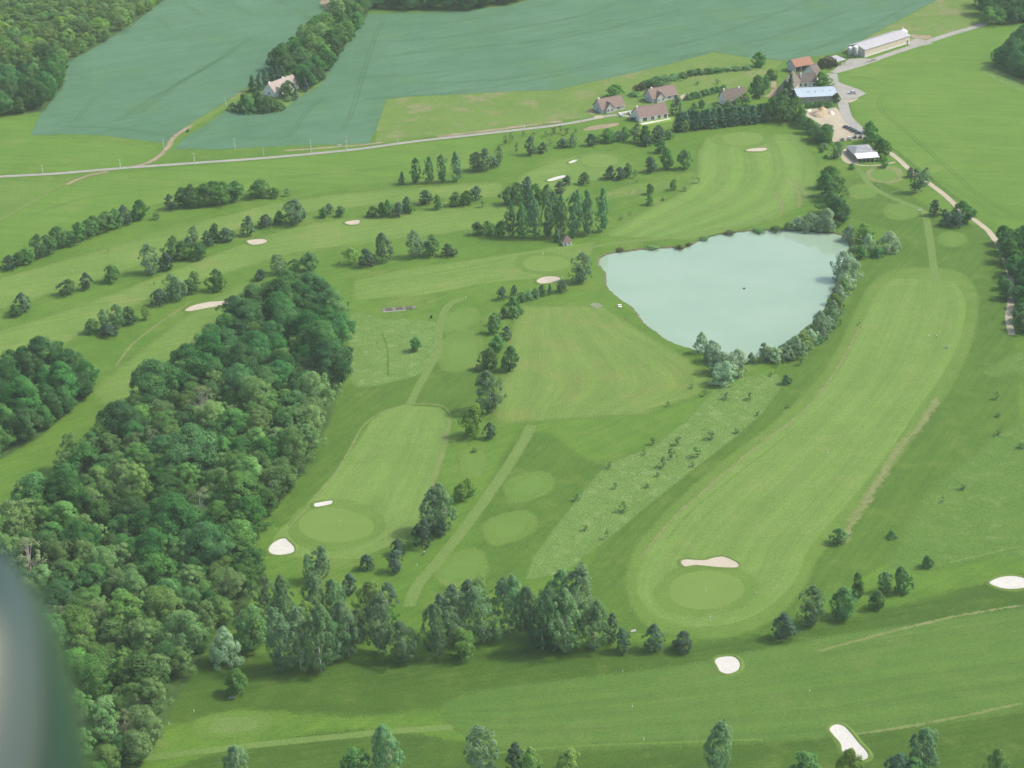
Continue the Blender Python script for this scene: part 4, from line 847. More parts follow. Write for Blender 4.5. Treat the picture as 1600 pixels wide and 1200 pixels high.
house('house', 'new grey house with brown-red roof, uppermost and farthest of three', 'house', (1019.4,161.3), (1058,153.5), 9, 2.9, 4.2, WALL_G, TILE_R, wing=(2.4, 7.6, 1.4, 2.9, 2.9), chim=[(2.2, 4.5)],
      wins=[(3.0, 1.0, .9, 1.5), (5.8, 1.0, .9, 1.5), (11.0, 1.4, .9, 1.4), (15.0, 2.0, .3, 2.0)], doors=[(9.0, 1.1, 2.2)], lefts=[(3.8, 1.2, 1.0, 1.3)])
house('house', 'white house with long brown-red roof and terrace, lowest of three', 'house', (999,191), (1043.8,183.6), 9, 2.9, 4.4, WALL_W, TILE_R, wing=None, chim=[(.9, 4.6)],
      wins=[(2.2, 2.6, .3, 2.0), (7.4, 1.8, .3, 2.0), (11.8, 1.5, .3, 2.0), (15.6, 1.8, .3, 2.0)], doors=[(5.6, 1.0, 2.2)], lefts=[(3.8, 1.2, 1.0, 1.3)])
house('farmhouse', 'white farmhouse with dark brown tiled roof behind the conifer hedge', 'house', (1133,166), (1167,161), 8, 3.4, 5.0, WALL_W, TILE_D, chim=[(1.0, 4.0), (10.5, 4.0)],
      wins=[(2.0, 1.2, 1.0, 1.5), (5.0, 1.2, 1.0, 1.5), (11.0, 1.2, 1.0, 1.5)], doors=[(8.0, 1.2, 2.2)], lefts=[(3.2, 1.2, 1.0, 1.4)])
house('house', 'lone pale-roofed house among garden trees in the wheat', 'house', (430,152), (467,138), 9.5, 2.8, 4.8, WALL_W, TILE_P, wing=(1.2, 5.0, 1.2, 2.8, 2.4), chim=[(.8, 4.8), (12.5, 4.8)],
      wins=[(2.2, 1.4, .4, 2.0), (7.5, 1.6, .4, 2.0), (11.0, 1.4, .8, 1.5)], doors=[(9.6, 1.0, 2.2)], lefts=[(4.0, 1.2, 1.0, 1.3)])
# tall stone barn: its ridge runs away from the viewer
a, l, yaw = frame_px((1215, 151), (1227, 152)); root = empty('stone_barn', a, yaw); tag(root, 'tall brown-tiled stone barn left of the dark cypresses', 'barn')
gable_walls(MB(), 0, 8.5, 0, 20, 4.6, 5.2, 'y').build('wall', STONE, root)
rf = gable_roof(MB(), 0, 8.5, 0, 20.4, 4.6, 5.2, .4, 'y').build('roof', TILE_D, root)
MB().box(4.1, 4.4, -.4, 20.4, 9.86, 10.06).build('ridge', TILE_D, rf)
opening(root, 'door', 3.2, 2.2, .02, 2.8, -.01, WOOD); opening(root, 'window', 5.8, 2.4, 5.4 - 3.5, 1.0, -.01, TRIM)
house('farmhouse', 'white house with brown roof behind the metal-roofed shed', 'house', (1243,137.5), (1275,136.5), 8, 3.6, 3.8, WALL_W, TILE_D, chim=[(3.2, 2.2)],
      wins=[(2.2, 1.3, 1.0, 1.5), (5.2, 1.3, 1.0, 1.5), (10.2, 1.4, 1.0, 1.5)], doors=[(7.6, 1.2, 2.2)])
house('brick_outbuilding', 'small brown-roofed outbuilding behind the round farmyard tree', 'outbuilding', (1273,126), (1283,123), 9, 4.0, 4.2, WALL_W, TILE_D, wins=[(1.4, 1.0, 1.2, 1.2)])
# metal-roofed shed
a, l, yaw = frame_px((1247, 162), (1308, 159)); root = empty('machine_shed', a, yaw); tag(root, 'long shed with pale blue metal roof beside the car park', 'shed')
gable_walls(MB(), 0, l, 0, 17, 3.8, 1.6).build('wall', plain('block_wall', (.36, .32, .28), .9, size=.8, var=.15), root)
rf = gable_roof(MB(), 0, l, 0, 17, 3.8, 1.6, .5).build('roof', ZINC, root)
for i in range(20):
    x = -.4 + (l + .8) * i / 19; MB().tube((x, -.5, 3.92), (x, 8.5, 5.62), .05, .05, 4).build('roof_rib', ZINC, rf)
for i in range(4):
    x = l * (.28 + .19 * i); MB().box(x, x + .9, 5.4, 6.6, 4.75, 5.3).build('skylight', STEEL, rf)
for i in range(5): opening(root, 'window', l * (.12 + .18 * i), 1.6, 2.0, .8, -.01)
opening(root, 'door', l * .93, 1.2, .02, 2.4, -.01, WOOD)
# open shed with orange tiles
a, l, yaw = frame_px((1242.5, 114), (1270, 109)); root = empty('open_shed', a, yaw); tag(root, 'open-fronted shed with orange tiled roof at the wheat edge', 'shed')
wl = MB(); wl.add([(0,0,0),(0,9,0),(0,9,3.8),(0,4.5,7.0),(0,0,3.8)], [(4,3,2,1,0)]); wl.add([(l,0,0),(l,9,0),(l,9,3.8),(l,4.5,7.0),(l,0,3.8)], [(0,1,2,3,4)]); wl.add([(0,9,0),(l,9,0),(l,9,3.8),(0,9,3.8)], [(3,2,1,0)])
wl.build('wall', WALL_G, root); gable_roof(MB(), 0, l, 0, 9, 3.8, 3.2, .4).build('roof', TILE_O, root)
for x in (.15, l / 3, 2 * l / 3, l - .15): MB().box(x - .14, x + .14, -.14, .14, 0, 3.75).build('post', CONC, root)
MB().box(.4, l - .4, 2.5, 6.5, 0, 2.2).build('hay_stack', WOOD, root)
# poultry barn and its silos
a, l, yaw = frame_px((1351, 89.6), (1421.5, 67)); root = empty('poultry_barn', a, yaw); tag(root, 'long cream barn with grey sheet roof beside the access lane', 'barn')
gable_walls(MB(), 0, l, 0, 13.5, 4.6, 2.2).build('wall', CREAM, root)
rf = gable_roof(MB(), 0, l, 0, 13.5, 4.6, 2.2, .35).build('roof', GREYSHEET, root)
mbox('plinth', TRIM, root, -.04, l + .04, -.05, 0, 0, .8)
mbox('gable_cladding', WALL_G, root, -.05, -.01, .1, 13.4, .02, 4.6)
for i in range(15):
    x = l * (i + .5) / 15; MB().tube((x, -.35, 4.66), (x, 6.75, 6.98), .04, .04, 4).build('roof_rib', GREYSHEET, rf)
    mbox('cladding_joint', WALL_G, root, x - .03, x + .03, -.03, -.005, .8, 4.4)
opening(root, 'door', l - 3.2, 1.4, .1, 2.2, -.02, WOOD)
mbox('gable_door', WALL_G, root, -.12, -.06, 4.5, 9.0, .02, 3.8)
def silo(x, yb, yt, wp, mat, cap, label, name='feed_silo'):
    p = G(x, yb); ax, b = ppm(p); h = (yb - yt) / b; r = wp / ax / 2
    e = empty(name, p); tag(e, label, 'silo', 'silos by the long barn')
    MB().lathe([(r * .25, h * .12), (r, h * .3), (r, h * .86)], 18).build('body', mat, e, True)
    MB().lathe([(r * 1.04, h * .86), (r * 1.02, h * .89), (r * .3, h * .99), (r * .2, h)], 18).build('roof', cap, e)
    for i in range(4):
        t = math.pi / 4 + i * math.pi / 2; MB().tube((r * .92 * math.cos(t), r * .92 * math.sin(t), 0), (r * .92 * math.cos(t), r * .92 * math.sin(t), h * .4), .09, .09, 6).build('leg', STEEL, e)
    MB().tube((r, 0, .3), (r * .4, 0, h * .98), .12, .12, 6).build('filling_pipe', STEEL, e)
silo(1327.7, 89, 72.5, 7.0, SILO, AWN, 'shorter silo with white top left of the long cream barn')
silo(1336.3, 89.5, 70.5, 8.0, SILO, AWN, 'taller silo with white top against the long barn gable')
p = G(1411, 60.5); ax, b = ppm(p); e = empty('water_tank', p); tag(e, 'white domed tank behind the far end of the long barn', 'tank')
MB().lathe([(2.6, 0), (2.6, 4.4)], 24).build('body', AWN, e, True); MB().lathe([(2.7, 4.4), (2.2, 5.3), (1.0, 6.0), (.3, 6.2)], 24).build('dome', AWN, e, True); MB().tube((0, 0, 6.0), (-.9, 0, 7.4), .25, .25, 8).build('vent_pipe', AWN, e)
# lean-to by the lane
a, l, yaw = frame_px((1307, 104), (1318, 101)); root = empty('lean_to_shelter', a, yaw); tag(root, 'small open lean-to with flat grey roof beside the lane', 'shelter')
mb = MB(); slab(mb, [(-.6, -.6, 3.0), (7.6, -.6, 3.0), (7.6, 8.2, 3.7), (-.6, 8.2, 3.7)], .15); mb.build('roof', GREYSHEET, root)
for x in (0, 3.5, 7):
    for y in (0, 7.5): MB().box(x - .1, x + .1, y - .1, y + .1, 0, 2.98 + y * .075).build('post', WOOD, root)
mbox('back_wall', plain('rusty_boards', (.24, .12, .09), .9, var=.25), root, .1, 6.9, 7.3, 7.45, 0, 3.3)
# clubhouse
a, l, yaw = frame_px((1335.5, 250.5), (1369, 248)); root = empty('clubhouse', a, yaw); tag(root, 'clubhouse with grey hipped roof and bright white front awning', 'building')
D = 15.0
MB().box(0, l, 0, D, 0, 2.9).build('wall', plain('club_wall', (.40, .34, .28), .85), root)
mb = MB(); o_ = .5; h0 = 2.9
mb.add([(-o_,-o_,h0),(l+o_,-o_,h0),(l+o_,D+o_,h0),(-o_,D+o_,h0),(l*.3,D*.5,h0+2.0),(l*.7,D*.5,h0+2.0)], [(0,1,5,4),(1,2,5),(2,3,4,5),(3,0,4),(3,2,1,0)])
rf = mb.build('roof', SLATE, root)
for x, y, z in ((l * .32, D * .2, 3.62), (l * .52, D * .42, 4.45), (l * .8, D * .15, 3.3)): MB().box(x, x + .9, y, y + .7, z, z + .45).build('roof_light', TRIM, rf)
mb = MB(); slab(mb, [(-.2, -5.0, 2.55), (l + .4, -5.0, 2.55), (l + .4, .8, 3.35), (-.2, .8, 3.35)], .12); mb.build('awning', AWN, root)
for i in range(6):
    x = .1 + (l - .2) * i / 5; MB().box(x - .07, x + .07, -4.8, -4.66, 0, 2.58).build('post', TRIM, root)
for i in range(4): opening(root, 'window', 1.0 + i * l / 4, 2.4, .3, 2.0, -.01)
# little hut
a, l, yaw = frame_px((880, 384.5), (893.5, 383.2)); root = empty('course_hut', a, yaw); tag(root, 'tiny white hut with pyramid brown roof below the poplar grove', 'hut')
L4 = l
MB().box(0, L4, 0, L4, 0, 1.9).build('wall', WALL_W, root)
MB().add([(-.35,-.35,1.9),(L4+.35,-.35,1.9),(L4+.35,L4+.35,1.9),(-.35,L4+.35,1.9),(L4/2,L4/2,4.6)], [(0,1,4),(1,2,4),(2,3,4),(3,0,4),(3,2,1,0)]).build('roof', plain('hut_tiles', (.16, .11, .095), .9, var=.2), root)
opening(root, 'door', L4 * .15, .8, .02, 1.6, -.01, WOOD); opening(root, 'window', L4 * .6, .8, .8, .7, -.01)

# ------------------------------------------------------------------ small things
def pole(x, yb, yt, label, arm=True):
    p = G(x, yb); a, b = ppm(p); h = (yb - yt) / b; e = empty('utility_pole', p); tag(e, label, 'pole', 'utility poles along the road')
    MB().tube((0, 0, -.2), (0, 0, h), .19, .13, 8).build('shaft', plain('pole_concrete', (.62, .61, .57), .8) if 'pole_concrete' not in bpy.data.materials else bpy.data.materials['pole_concrete'], e)
    if arm:
        MB().box(-.7, .7, -.06, .06, h - .5, h - .36).build('crossarm', STEEL, e)
        for q in (-.6, 0, .6): MB().lathe([(.05, 0), (.09, .08), (.05, .2)], 8, (q, 0, h - .36)).build('insulator', TRIM, e)
for i, (x, yb, yt) in enumerate(((67,272,258),(188,263,249),(256,231,217),(304,254,239),(353,166,152),(367,232,216),(412,243,231),(486,238,218),(542,236,213),(621,225,212),(819,202,192),(909,191,183))):
    pole(x, yb, yt, ('tallest utility pole, ' if x == 542 else '') + f'{ORD[i]} roadside utility pole from the left edge')
# garden walls by the lowest new house
def wall_run(pts, h, th, label):
    P = [G(*p) for p in pts]; c = P[0]; e = empty('garden_wall', c); tag(e, label, 'wall')
    for a, b in zip(P, P[1:]):
        d = (b - a); n = Vector((-d.y, d.x, 0)).normalized() * th / 2; q = [a - c - n, b - c - n, b - c + n, a - c + n]
        MB().add([(v.x, v.y, 0) for v in q] + [(v.x, v.y, h) for v in q], [(3,2,1,0),(4,5,6,7),(0,1,5,4),(1,2,6,5),(2,3,7,6),(3,0,4,7)]).build('wall_panel', WALL_W, e)
        MB().box(-.2, .2, -.2, .2, 0, h + .15).build('pillar', TRIM, e).location = (b - c)
wall_run([(966.5,178.5),(972,183.5)], 1.1, .3, 'short white drive wall left of the lowest new house')
wall_run([(967,179),(983,176),(986,181)], 1.1, .3, 'white garden wall between the drive and the lowest new house')
wall_run([(985,175.5),(993,176)], 1.1, .3, 'white wall stub behind the lowest new house')
# spoil heaps in the car park corner
def heap(x, y, wp, h, mat, label):
    p = G(x, y); a, _ = ppm(p); r = wp / a / 2; n = 20; vs = []; fs = []
    for k in range(6):
        t = k / 5
        for i in range(n):
            th = 2 * math.pi * i / n; rr = r * (1 - t) * (1 + .12 * math.sin(3 * th + k) + rng.uniform(-.05, .05)); vs.append((rr * math.cos(th), rr * .9 * math.sin(th), h * (1 - (1 - t) ** 1.6) * (.9 + .2 * rng.uniform()) if k else -.02))
    fs = [(k * n + i, k * n + (i + 1) % n, (k + 1) * n + (i + 1) % n, (k + 1) * n + i) for k in range(5) for i in range(n)]
    o = mesh_obj('soil_heap', pymesh('soil_heap', vs, fs, mat, True)); o.location = (p.x, p.y, .07); tag(o, label, 'heap', 'heaps by the car park')
DIRT = grass('heap_soil', (.34, .27, .17), (.46, .38, .26), big=6, mid=1.5, soft=False, bump=.6); PALE = grass('heap_chalk', (.6, .57, .49), (.7, .67, .6), big=6, mid=1.5, soft=False, bump=.5)
heap(1281, 179, 34, 2.2, DIRT, 'wide brown soil heap above the car park'); heap(1298, 178, 12, 2.0, PALE, 'white chalk heap at the right of the soil heap'); heap(1285, 171, 13, 1.6, grass('heap_orange', (.45, .32, .16), (.55, .42, .24), big=6, mid=1.5, soft=False), 'orange sand heap behind the brown soil heap'); heap(1263, 173, 10, .8, PALE, 'low pale heap at the left of the soil heap')

# cars
TYRE = plain('tyre', (.02, .02, .02), .8); RIM = plain('rim', (.4, .4, .42), .35, .8); LAMP = plain('lamp_glass', (.7, .7, .68), .2); RED = plain('tail_lamp', (.35, .02, .02), .3)
def car(x, y, heading, paint, label, L=4.3, Wd=1.75, Hh=1.48):
    p = G(x, y); e = empty('parked_car', (p.x, p.y, .07), heading); tag(e, label, 'car', 'cars parked by the clubhouse')
    hx, hy = L / 2, Wd / 2; k = Hh / 1.48
    prof = [(-hx, .35), (-hx, .78), (-hx + .15, .92), (-.75 * hx, .96), (.36 * hx, .93), (.86 * hx, .78), (hx, .62), (hx, .32)]
    vs = []; n = len(prof)
    for s, ins in ((-1, 0), (1, 0)):
        for i, (a, z) in enumerate(prof): vs.append((a, s * (hy - (.06 if z > .85 else 0)), z * k))
    fs = [tuple(range(n)), tuple(range(2 * n - 1, n - 1, -1))] + [(i, n + i, n + (i + 1) % n, (i + 1) % n) for i in range(n)]
    b = MB().add(vs, fs).build('body', paint, e)
    mb = MB(); q = [(-.86 * hx, .94), (-.6 * hx, 1.40), (.12 * hx, 1.44), (.48 * hx, .93)]
    vs = [(a, -(hy - (.1 if z < 1 else .26)), z * k) for a, z in q] + [(a, (hy - (.1 if z < 1 else .26)), z * k) for a, z in q]
    mb.add(vs, [(3,2,1,0),(4,5,6,7),(0,1,5,4),(1,2,6,5),(2,3,7,6)]).build('windows', GLASS, e)
    MB().box(-.6 * hx, .14 * hx, -(hy - .27), hy - .27, 1.40 * k, 1.48 * k).build('roof', paint, e)
    for sx in (-.62, .62):
        for sy in (-1, 1):
            wv = MB().tube((sx * hx, sy * (hy - .2), .32), (sx * hx, sy * (hy + .02), .32), .32, .32, 14).build('wheel', TYRE, e)
            MB().tube((sx * hx, sy * (hy + .02), .32), (sx * hx, sy * (hy + .035), .32), .2, .2, 12).build('rim', RIM, wv)
    for sy in (-1, 1):
        MB().box(hx - .12, hx + .015, sy * hy * .7 - .16, sy * hy * .7 + .16, .60 * k, .72 * k).build('headlight', LAMP, e)
        MB().box(-hx - .015, -hx + .05, sy * hy * .75 - .14, sy * hy * .75 + .14, .70 * k, .85 * k).build('tail_light', RED, e)
def paint(n, c): return plain(n, c, .35, .3, var=.03, coat=.6)
PB, PG, PW, PS, PD = paint('navy_paint', (.03, .04, .07)), paint('graphite_paint', (.06, .06, .075)), paint('white_paint', (.75, .75, .74)), paint('silver_paint', (.38, .39, .41)), paint('dark_red_paint', (.10, .03, .035))
for i, (x, y, pt) in enumerate(((1322.5,200,PG),(1328,202,PD),(1332.5,204.3,PB),(1336.5,206.5,PG),(1341.5,209.3,PB))):
    car(x, y, R(4), pt, f'{["first and farthest","second","third","fourth","last and nearest"][i]} dark car in the diagonal row on the gravel car park')
for x, y, pt, lb in ((1317,218.5,PS,'silver car left of the clubhouse roof'),(1327.5,217.5,PW,'white car touching the back of the clubhouse roof'),(1336,215.5,PG,'dark car behind the clubhouse beside the white one'),(1344.5,215,PB,'navy car behind the clubhouse near the lane trees'),(1353.5,216,PW,'white car half hidden by the lane trees')):
    car(x, y, R(80), pt, lb)
car(1331, 146.5, R(175), PW, 'white car on the grey yard beside the green crop', 5.0, 1.9, 1.6)
car(988, 187, R(20), PG, 'dark car on the drive of the lowest new house'); car(1279.5, 201, R(60), PW, 'white van between the trees left of the car park', 5.2, 2.0, 2.3)

# golfers: one continuous body each, grown from a skeleton
SKIN = plain('skin', (.48, .30, .22), .7); HAIR = plain('hair', (.05, .035, .025), .8)
def person_mesh(pose):
    V = [(0,0,.95),(0,0,1.15),(0,0.01,1.40),(0,0,1.50),(0,.02,1.58),(0,.02,1.68),
         (.10,0,.90),(.11,.05 * pose,.50),(.12,-.05 * pose,.08),(.12,.13 - .05 * pose,.05), (-.10,0,.90),(-.13,-.06 * pose,.50),(-.15,-.16 * pose,.08),(-.15,.12 - .16 * pose,.05),
         (.19,0,1.40),(.25,.02,1.14),(.22,.16 + .1 * pose,.95),(.20,.24 + .1 * pose,.90), (-.19,0,1.40),(-.25,-.02,1.14),(-.24,.12,.92),(-.22,.18,.86)]
    E = [(0,1),(1,2),(2,3),(3,4),(4,5),(0,6),(6,7),(7,8),(8,9),(0,10),(10,11),(11,12),(12,13),(2,14),(14,15),(15,16),(16,17),(2,18),(18,19),(19,20),(20,21)]
    Rr = [.15,.145,.14,.06,.095,.085,.10,.07,.05,.045,.10,.07,.05,.045,.075,.05,.036,.032,.075,.05,.036,.032]
    me = bpy.data.meshes.new('body'); me.from_pydata(V, E, []); o = bpy.data.objects.new('tmp', me); link(o)
    md = o.modifiers.new('s', 'SKIN'); 
    for d, r in zip(me.skin_vertices[0].data, Rr): d.radius = (r, r * .8)
    me.skin_vertices[0].data[0].use_root = True
    o.modifiers.new('d', 'SUBSURF').levels = 1
    bpy.context.view_layer.update(); dg = bpy.context.evaluated_depsgraph_get()
    m2 = bpy.data.meshes.new_from_object(o.evaluated_get(dg)); bpy.data.objects.remove(o); return m2
PM = [person_mesh(p) for p in (1.0, 0.2)]
def cloth(n, c): return plain(n, c, .85, var=.05)
CL = {k: cloth(k + '_cloth', c) for k, c in dict(white=(.8, .8, .78), navy=(.04, .05, .10), black=(.03, .03, .03), grey=(.25, .25, .26), pale=(.55, .6, .68), beige=(.45, .38, .28)).items()}
def person(x, y, shirt, trousers, label, pose=0, face=0.0):
    p = G(x, y); e = empty('person', (p.x, p.y, .05), face); tag(e, label, 'person', 'golfers on the course')
    me = PM[pose].copy(); me.materials.clear()
    for k in (trousers, shirt): me.materials.append(CL[k])
    me.materials.append(SKIN); me.materials.append(TYRE)
    for f in me.polygons:
        z = f.center.z; xa = abs(f.center.x); f.material_index = 3 if z < .1 else (2 if z > 1.48 or (xa > .18 and z < 1.12) else (0 if z < .97 else 1)); f.use_smooth = True
    mesh_obj('body', me, e)
    MB().lathe([(.09, -.02), (.105, .03), (.08, .09), (.02, .12)], 10, (0, .005, 1.67)).build('hair', HAIR, e, True)
def trolley(x, y, label, bag='navy'):
    p = G(x, y); e = empty('golf_trolley', (p.x, p.y, .05), rng.uniform(0, 6)); tag(e, label, 'golf trolley', 'golf trolleys on the course')
    for s in (-.32, .32): MB().tube((s - .03, 0, .15), (s + .03, 0, .15), .15, .15, 12).build('wheel', TYRE, e)
    MB().tube((0, -.1, .2), (0, .3, 1.0), .14, .16, 10).build('bag', CL[bag], e)
    MB().tube((-.3, 0, .15), (.3, 0, .15), .02, .02, 6).tube((0, 0, .15), (0, -.5, 1.0), .02, .02, 6).build('frame', STEEL, e)
    mb = MB()
    for i in range(4): mb.tube((-.06 + .04 * i, .28, .95), (-.09 + .06 * i, .42, 1.25), .02, .03, 5)
    mb.build('clubs', STEEL, e)
person(1343, 506, 'white', 'black', 'golfer in white top left of the right-hand fairway by the pond', 0, 2.0); trolley(1340, 509, 'golf trolley beside the golfer near the pond willows', 'black')
person(1451, 528, 'white', 'beige', 'golfer in white, left of the pair in mid fairway', 1, 1.0); person(1463, 528, 'white', 'navy', 'golfer in white and navy, right of the mid-fairway pair', 0, 4.0)
person(1476, 546, 'pale', 'grey', 'golfer in pale blue below the mid-fairway pair', 0, 3.0); trolley(1479, 545, 'golf trolley beside the golfer in pale blue')
person(663, 867, 'white', 'navy', 'golfer in white and navy standing in the open near the tee path', 1, .5); trolley(660, 868, 'golf trolley of the golfer near the tee path')
person(636, 850, 'pale', 'navy', 'golfer in pale top beside the small pines', 0, 2.5); person(691, 840, 'white', 'white', 'golfer all in white at the foot of the spruce', 1, 1.5)
person(264, 1134, 'white', 'white', 'golfer all in white at the bottom left wood edge', 1, 2.0); trolley(226, 1156, 'golf trolley on the mown corner at bottom left', 'black')
person(113, 427, 'white', 'beige', 'golfer in white alone on the far left fairway', 0, 1.0); person(165, 396, 'white', 'grey', 'golfer in white and grey near the left hedgerow', 0, 0); person(169, 396, 'black', 'beige', 'golfer in black near the left hedgerow', 1, 3)
person(241, 446, 'black', 'black', 'golfer in black above the long tan bunker', 1, 0); person(234, 446, 'white', 'grey', 'golfer in white above the long tan bunker', 0, 2)
person(1368, 288, 'black', 'navy', 'golfer in black below the practice green', 1, 1); trolley(1370, 291, 'golf trolley below the practice green', 'white'); trolley(1374, 294, 'second golf trolley below the practice green', 'grey')
person(995, 286, 'black', 'black', 'golfer in black beside the upper tee', 1, 0); person(985, 287, 'white', 'beige', 'golfer in white beside the upper tee', 0, 0)
# white bench slabs, signs, bins, markers
def bench(x, y, yaw, label, mat=TRIM, L=2.0):
    p = G(x, y); e = empty('bench', (p.x, p.y, .05), yaw); tag(e, label, 'bench')
    for i in range(3): MB().box(-L / 2, L / 2, -.2 + .15 * i, -.08 + .15 * i, .42, .47).build('slat', mat, e)
    for s in (-1, 1): MB().box(s * L * .4 - .05, s * L * .4 + .05, -.2, .22, 0, .42).build('leg', CONC, e)
    for i in range(2): MB().box(-L / 2, L / 2, .24, .28, .6 + .17 * i, .72 + .17 * i).build('back_slat', mat, e)
    for s in (-1, 1): MB().box(s * L * .4 - .04, s * L * .4 + .04, .2, .24, .42, .92).build('back_post', CONC, e)
bench(1437, 329.5, 0, 'white bench beside the mown path at the pine', L=2.4); bench(990, 988, R(20), 'white bench at the right end of the birch clump', L=1.8); bench(363, 1093, R(5), 'grey bench beside the lone bush at the bottom left', STEEL, 2.2)
def slab_thing(name, x, y, wd, dp, h, yaw, mat, label, cat):
    p = G(x, y); e = empty(name, (p.x, p.y, .05), yaw); tag(e, label, cat)
    for i in range(int(max(2, round(dp / .4)))):
        n = int(max(2, round(dp / .4))); y0 = -dp / 2 + dp * i / n
        MB().box(-wd / 2, wd / 2, y0 + .015, y0 + dp / n - .015, h - .06, h).build('plank', mat, e)
    for sx in (-1, 1):
        for sy in (-1, 1): MB().box(sx * wd * .42 - .06, sx * wd * .42 + .06, sy * dp * .42 - .06, sy * dp * .42 + .06, 0, h - .06).build('post', WOOD, e)
slab_thing('fishing_platform', 968, 477.5, 1.6, 1.2, .4, R(10), TRIM, 'upper white platform on the left bank of the pond', 'platform'); slab_thing('fishing_platform', 969, 480.3, 1.7, 1.2, .4, R(10), TRIM, 'lower white platform on the left bank of the pond', 'platform')
p = G(674, 497); e = empty('waste_bin', p); tag(e, 'black bin beside the curved mown path', 'bin')
MB().box(-.45, .45, -.45, .45, .1, 1.15).build('body', plain('bin_black', (.02, .025, .025), .6), e); MB().box(-.5, .5, -.5, .5, 1.15, 1.24).build('lid', TYRE, e); MB().box(-.35, .35, -.35, .35, 0, .1).build('base', CONC, e)
p = G(531, 229.5); e = empty('roadside_sign', (p.x, p.y, 0), R(10)); tag(e, 'low blank white board beside the road and the tallest pole', 'sign')
MB().box(-1.2, 1.2, -.04, .04, .6, 1.5).build('board', TRIM, e)
for s in (-1, 1): MB().box(s - .05, s + .05, .04, .12, 0, 1.5).build('post', STEEL, e)
# old plank bed on the fairway
a, l, yaw = frame_px((598, 487), (650, 483)); root = empty('timber_bed', a, yaw); tag(root, 'dark weathered timber and gravel bed across the fairway above the pale meadow', 'bed')
for i in range(10): MB().box(l * i / 10 + .05, l * (i + 1) / 10 - .05, .3, 3.4, .04, .2 + .03 * (i % 3)).build('sleeper', WOOD if i % 3 else plain('sleeper_grey%d' % i, (.15, .15, .12), .9, var=.3), root)
MB().box(0, l * .7, -.9, .3, .04, .09).build('gravel_edge', plain('grey_grit', (.24, .25, .2), .9, var=.3), root)
# rocks at the pond corner and a float on the water
ROCK = plain('pale_rock', (.5, .49, .47), .9, size=.5, var=.2)
def rock(x, y, r, label):
    p = G(x, y); bm = bmesh.new(); bmesh.ops.create_icosphere(bm, subdivisions=2, radius=r)
    for v in bm.verts: v.co *= rng.uniform(.75, 1.15); v.co.z *= .7
    me = bpy.data.meshes.new('rock'); bm.to_mesh(me); bm.free(); me.materials.append(ROCK)
    o = mesh_obj('rock', me); o.location = (p.x, p.y, r * .3); tag(o, label, 'rock', 'pale rocks at the pond corner')
rock(1340, 375, 1.0, 'largest pale rock among the shrubs at the pond corner'); rock(1345, 376, .8, 'pale rock right of the largest one at the pond corner'); rock(1344, 401.5, .9, 'pale rock under the small tree below the pond corner'); rock(1334, 380, .6, 'small pale rock at the water edge of the pond corner')
p = G(1163, 451, -.6); e = empty('pond_float', p); tag(e, 'small dark float in the middle of the pond', 'float')
MB().lathe([(.5, -.1), (.7, .05), (.6, .25), (.2, .35)], 12).build('drum', plain('float_dark', (.05, .06, .06), .5), e, True); MB().tube((0, 0, .3), (0, 0, 1.1), .04, .04, 6).build('mast', STEEL, e)
def flag(x, y, label):
    p = G(x, y); e = empty('flagstick', (p.x, p.y, .06)); tag(e, label, 'flag', 'flagsticks on the greens')
    MB().tube((0, 0, -.05), (0, 0, 2.2), .025, .02, 6).build('stick', TRIM, e)
    MB().add([(.02, 0, 2.15), (.45, .08, 2.12), (.5, -.03, 1.85), (.02, 0, 1.8), (.02, .02, 2.15), (.45, .10, 2.12), (.5, -.01, 1.85), (.02, .02, 1.8)], [(3,2,1,0),(4,5,6,7),(0,1,5,4),(1,2,6,5),(2,3,7,6),(3,0,4,7)]).build('pennant', AWN, e)
flag(1103, 925, 'flagstick on the green below the long tan bunker'); flag(530, 822, 'flagstick on the round green beside the long wood'); flag(848, 402, 'flagstick on the green left of the pond'); flag(940, 250, 'flagstick on the upper middle green'); flag(1162, 214, 'flagstick on the green by the conifer hedge')
mk = [(728,466,'end of the curved mown path'),(905,393,'mown path left of the pond corner'),(988,1105,'middle of the bottom fairway'),(1006,1156,'lower rim of the bottom fairway'),(1265,1081,'bottom fairway above the kidney-shaped bunker'),(973,1050,'rough below the birch clump'),(1294,709,'middle of the right-hand fairway'),(1357,627,'upper half of the right-hand fairway'),(1182,928,'right side of the lower green'),(1110,966,'front of the lower green'),(303,1112,'bottom left tee'),(652,884,'foot of the tee path')]
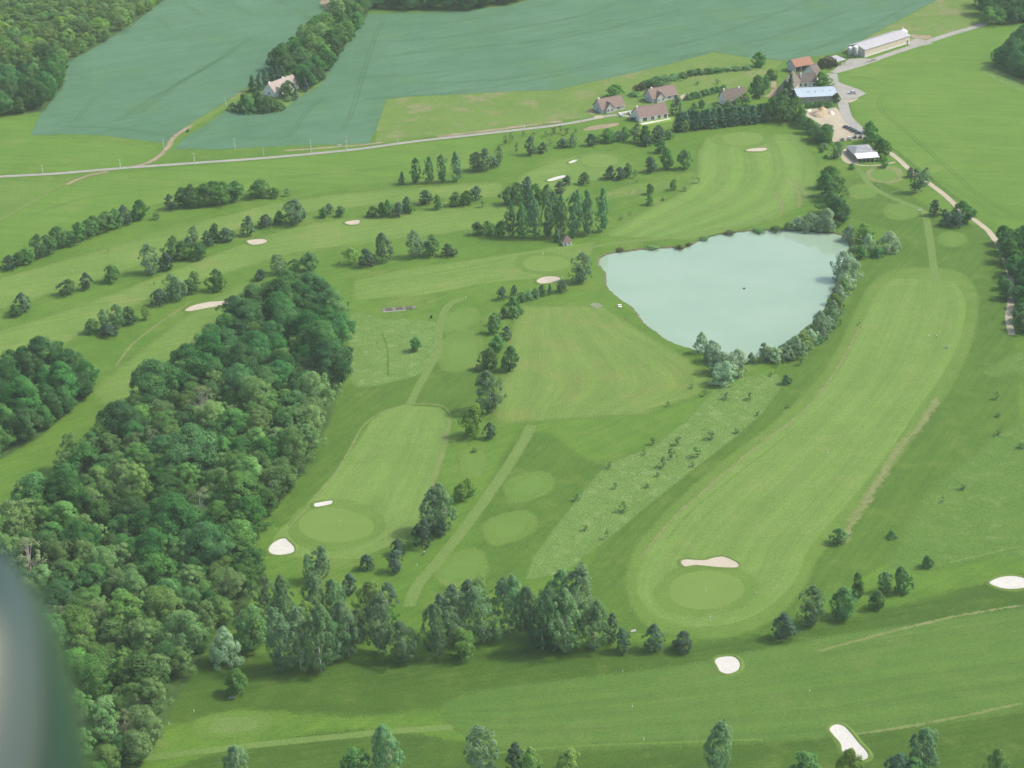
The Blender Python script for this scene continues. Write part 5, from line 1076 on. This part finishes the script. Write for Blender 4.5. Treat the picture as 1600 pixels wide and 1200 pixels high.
for x, y, w_ in mk:
    p = G(x, y); e = empty('distance_marker', (p.x, p.y, .05)); tag(e, f'small white marker post at the {w_}', 'marker', 'white marker posts')
    MB().tube((0, 0, -.05), (0, 0, .55), .09, .08, 8).build('post', AWN, e); MB().lathe([(.13, 0), (.15, .05), (.1, .12)], 10, (0, 0, .55)).build('cap', AWN, e)

# ------------------------------------------------------------------ the aircraft the picture is taken from: its wheel fairing, close and out of focus
fair_paint = plain('fairing_paint', (.026, .056, .044), .13, 0, var=.04, spec=.45)
def fairing():
    c = ray_at(-318, 1650, 1.5)
    e = empty('aircraft_wheel_fairing', c); tag(e, 'blurred grey-green rounded aircraft fairing filling the bottom left corner', 'aircraft part')
    n, mrows = 28, 26; vs = []; fs = []
    ax = (M3 @ Vector((.35, .93, -.1))).normalized(); sx = ax.cross(M3 @ Vector((0, 0, 1))).normalized(); sz = sx.cross(ax)
    for i in range(mrows + 1):
        t = i / mrows; r = .175 * (math.sin(math.pi * t ** .8) ** .62 if 0 < t < 1 else .001); q = ax * ((t - .45) * .62)
        for j in range(n):
            th = 2 * math.pi * j / n; vs.append(q + sx * (r * math.cos(th)) + sz * (r * math.sin(th)))
    fs = [(i * n + j, i * n + (j + 1) % n, (i + 1) * n + (j + 1) % n, (i + 1) * n + j) for i in range(mrows) for j in range(n)]
    mesh_obj('shell', pymesh('shell', vs, fs, fair_paint, True), e)
    MB().tube(sx * -.12, sx * -.9 + Vector((0, -.2, .35)), .035, .035, 12).build('strut', fair_paint, e, True)
fairing()

# ------------------------------------------------------------------ air
m, t, out = new_mat('haze_air'); pv = N(t, 'ShaderNodeVolumePrincipled'); pv.inputs['Color'].default_value = (.84, .98, .94, 1); pv.inputs['Density'].default_value = .00005; pv.inputs['Anisotropy'].default_value = .0
t.links.new(pv.outputs[0], out.inputs['Volume'])
hz = MB().box(-3300, 3300, -1300, 4900, -2.0, ALT + 3).build('haze', m); hz['kind'] = 'stuff'; hz['label'] = 'thin pale summer haze'; hz.display_type = 'WIRE'
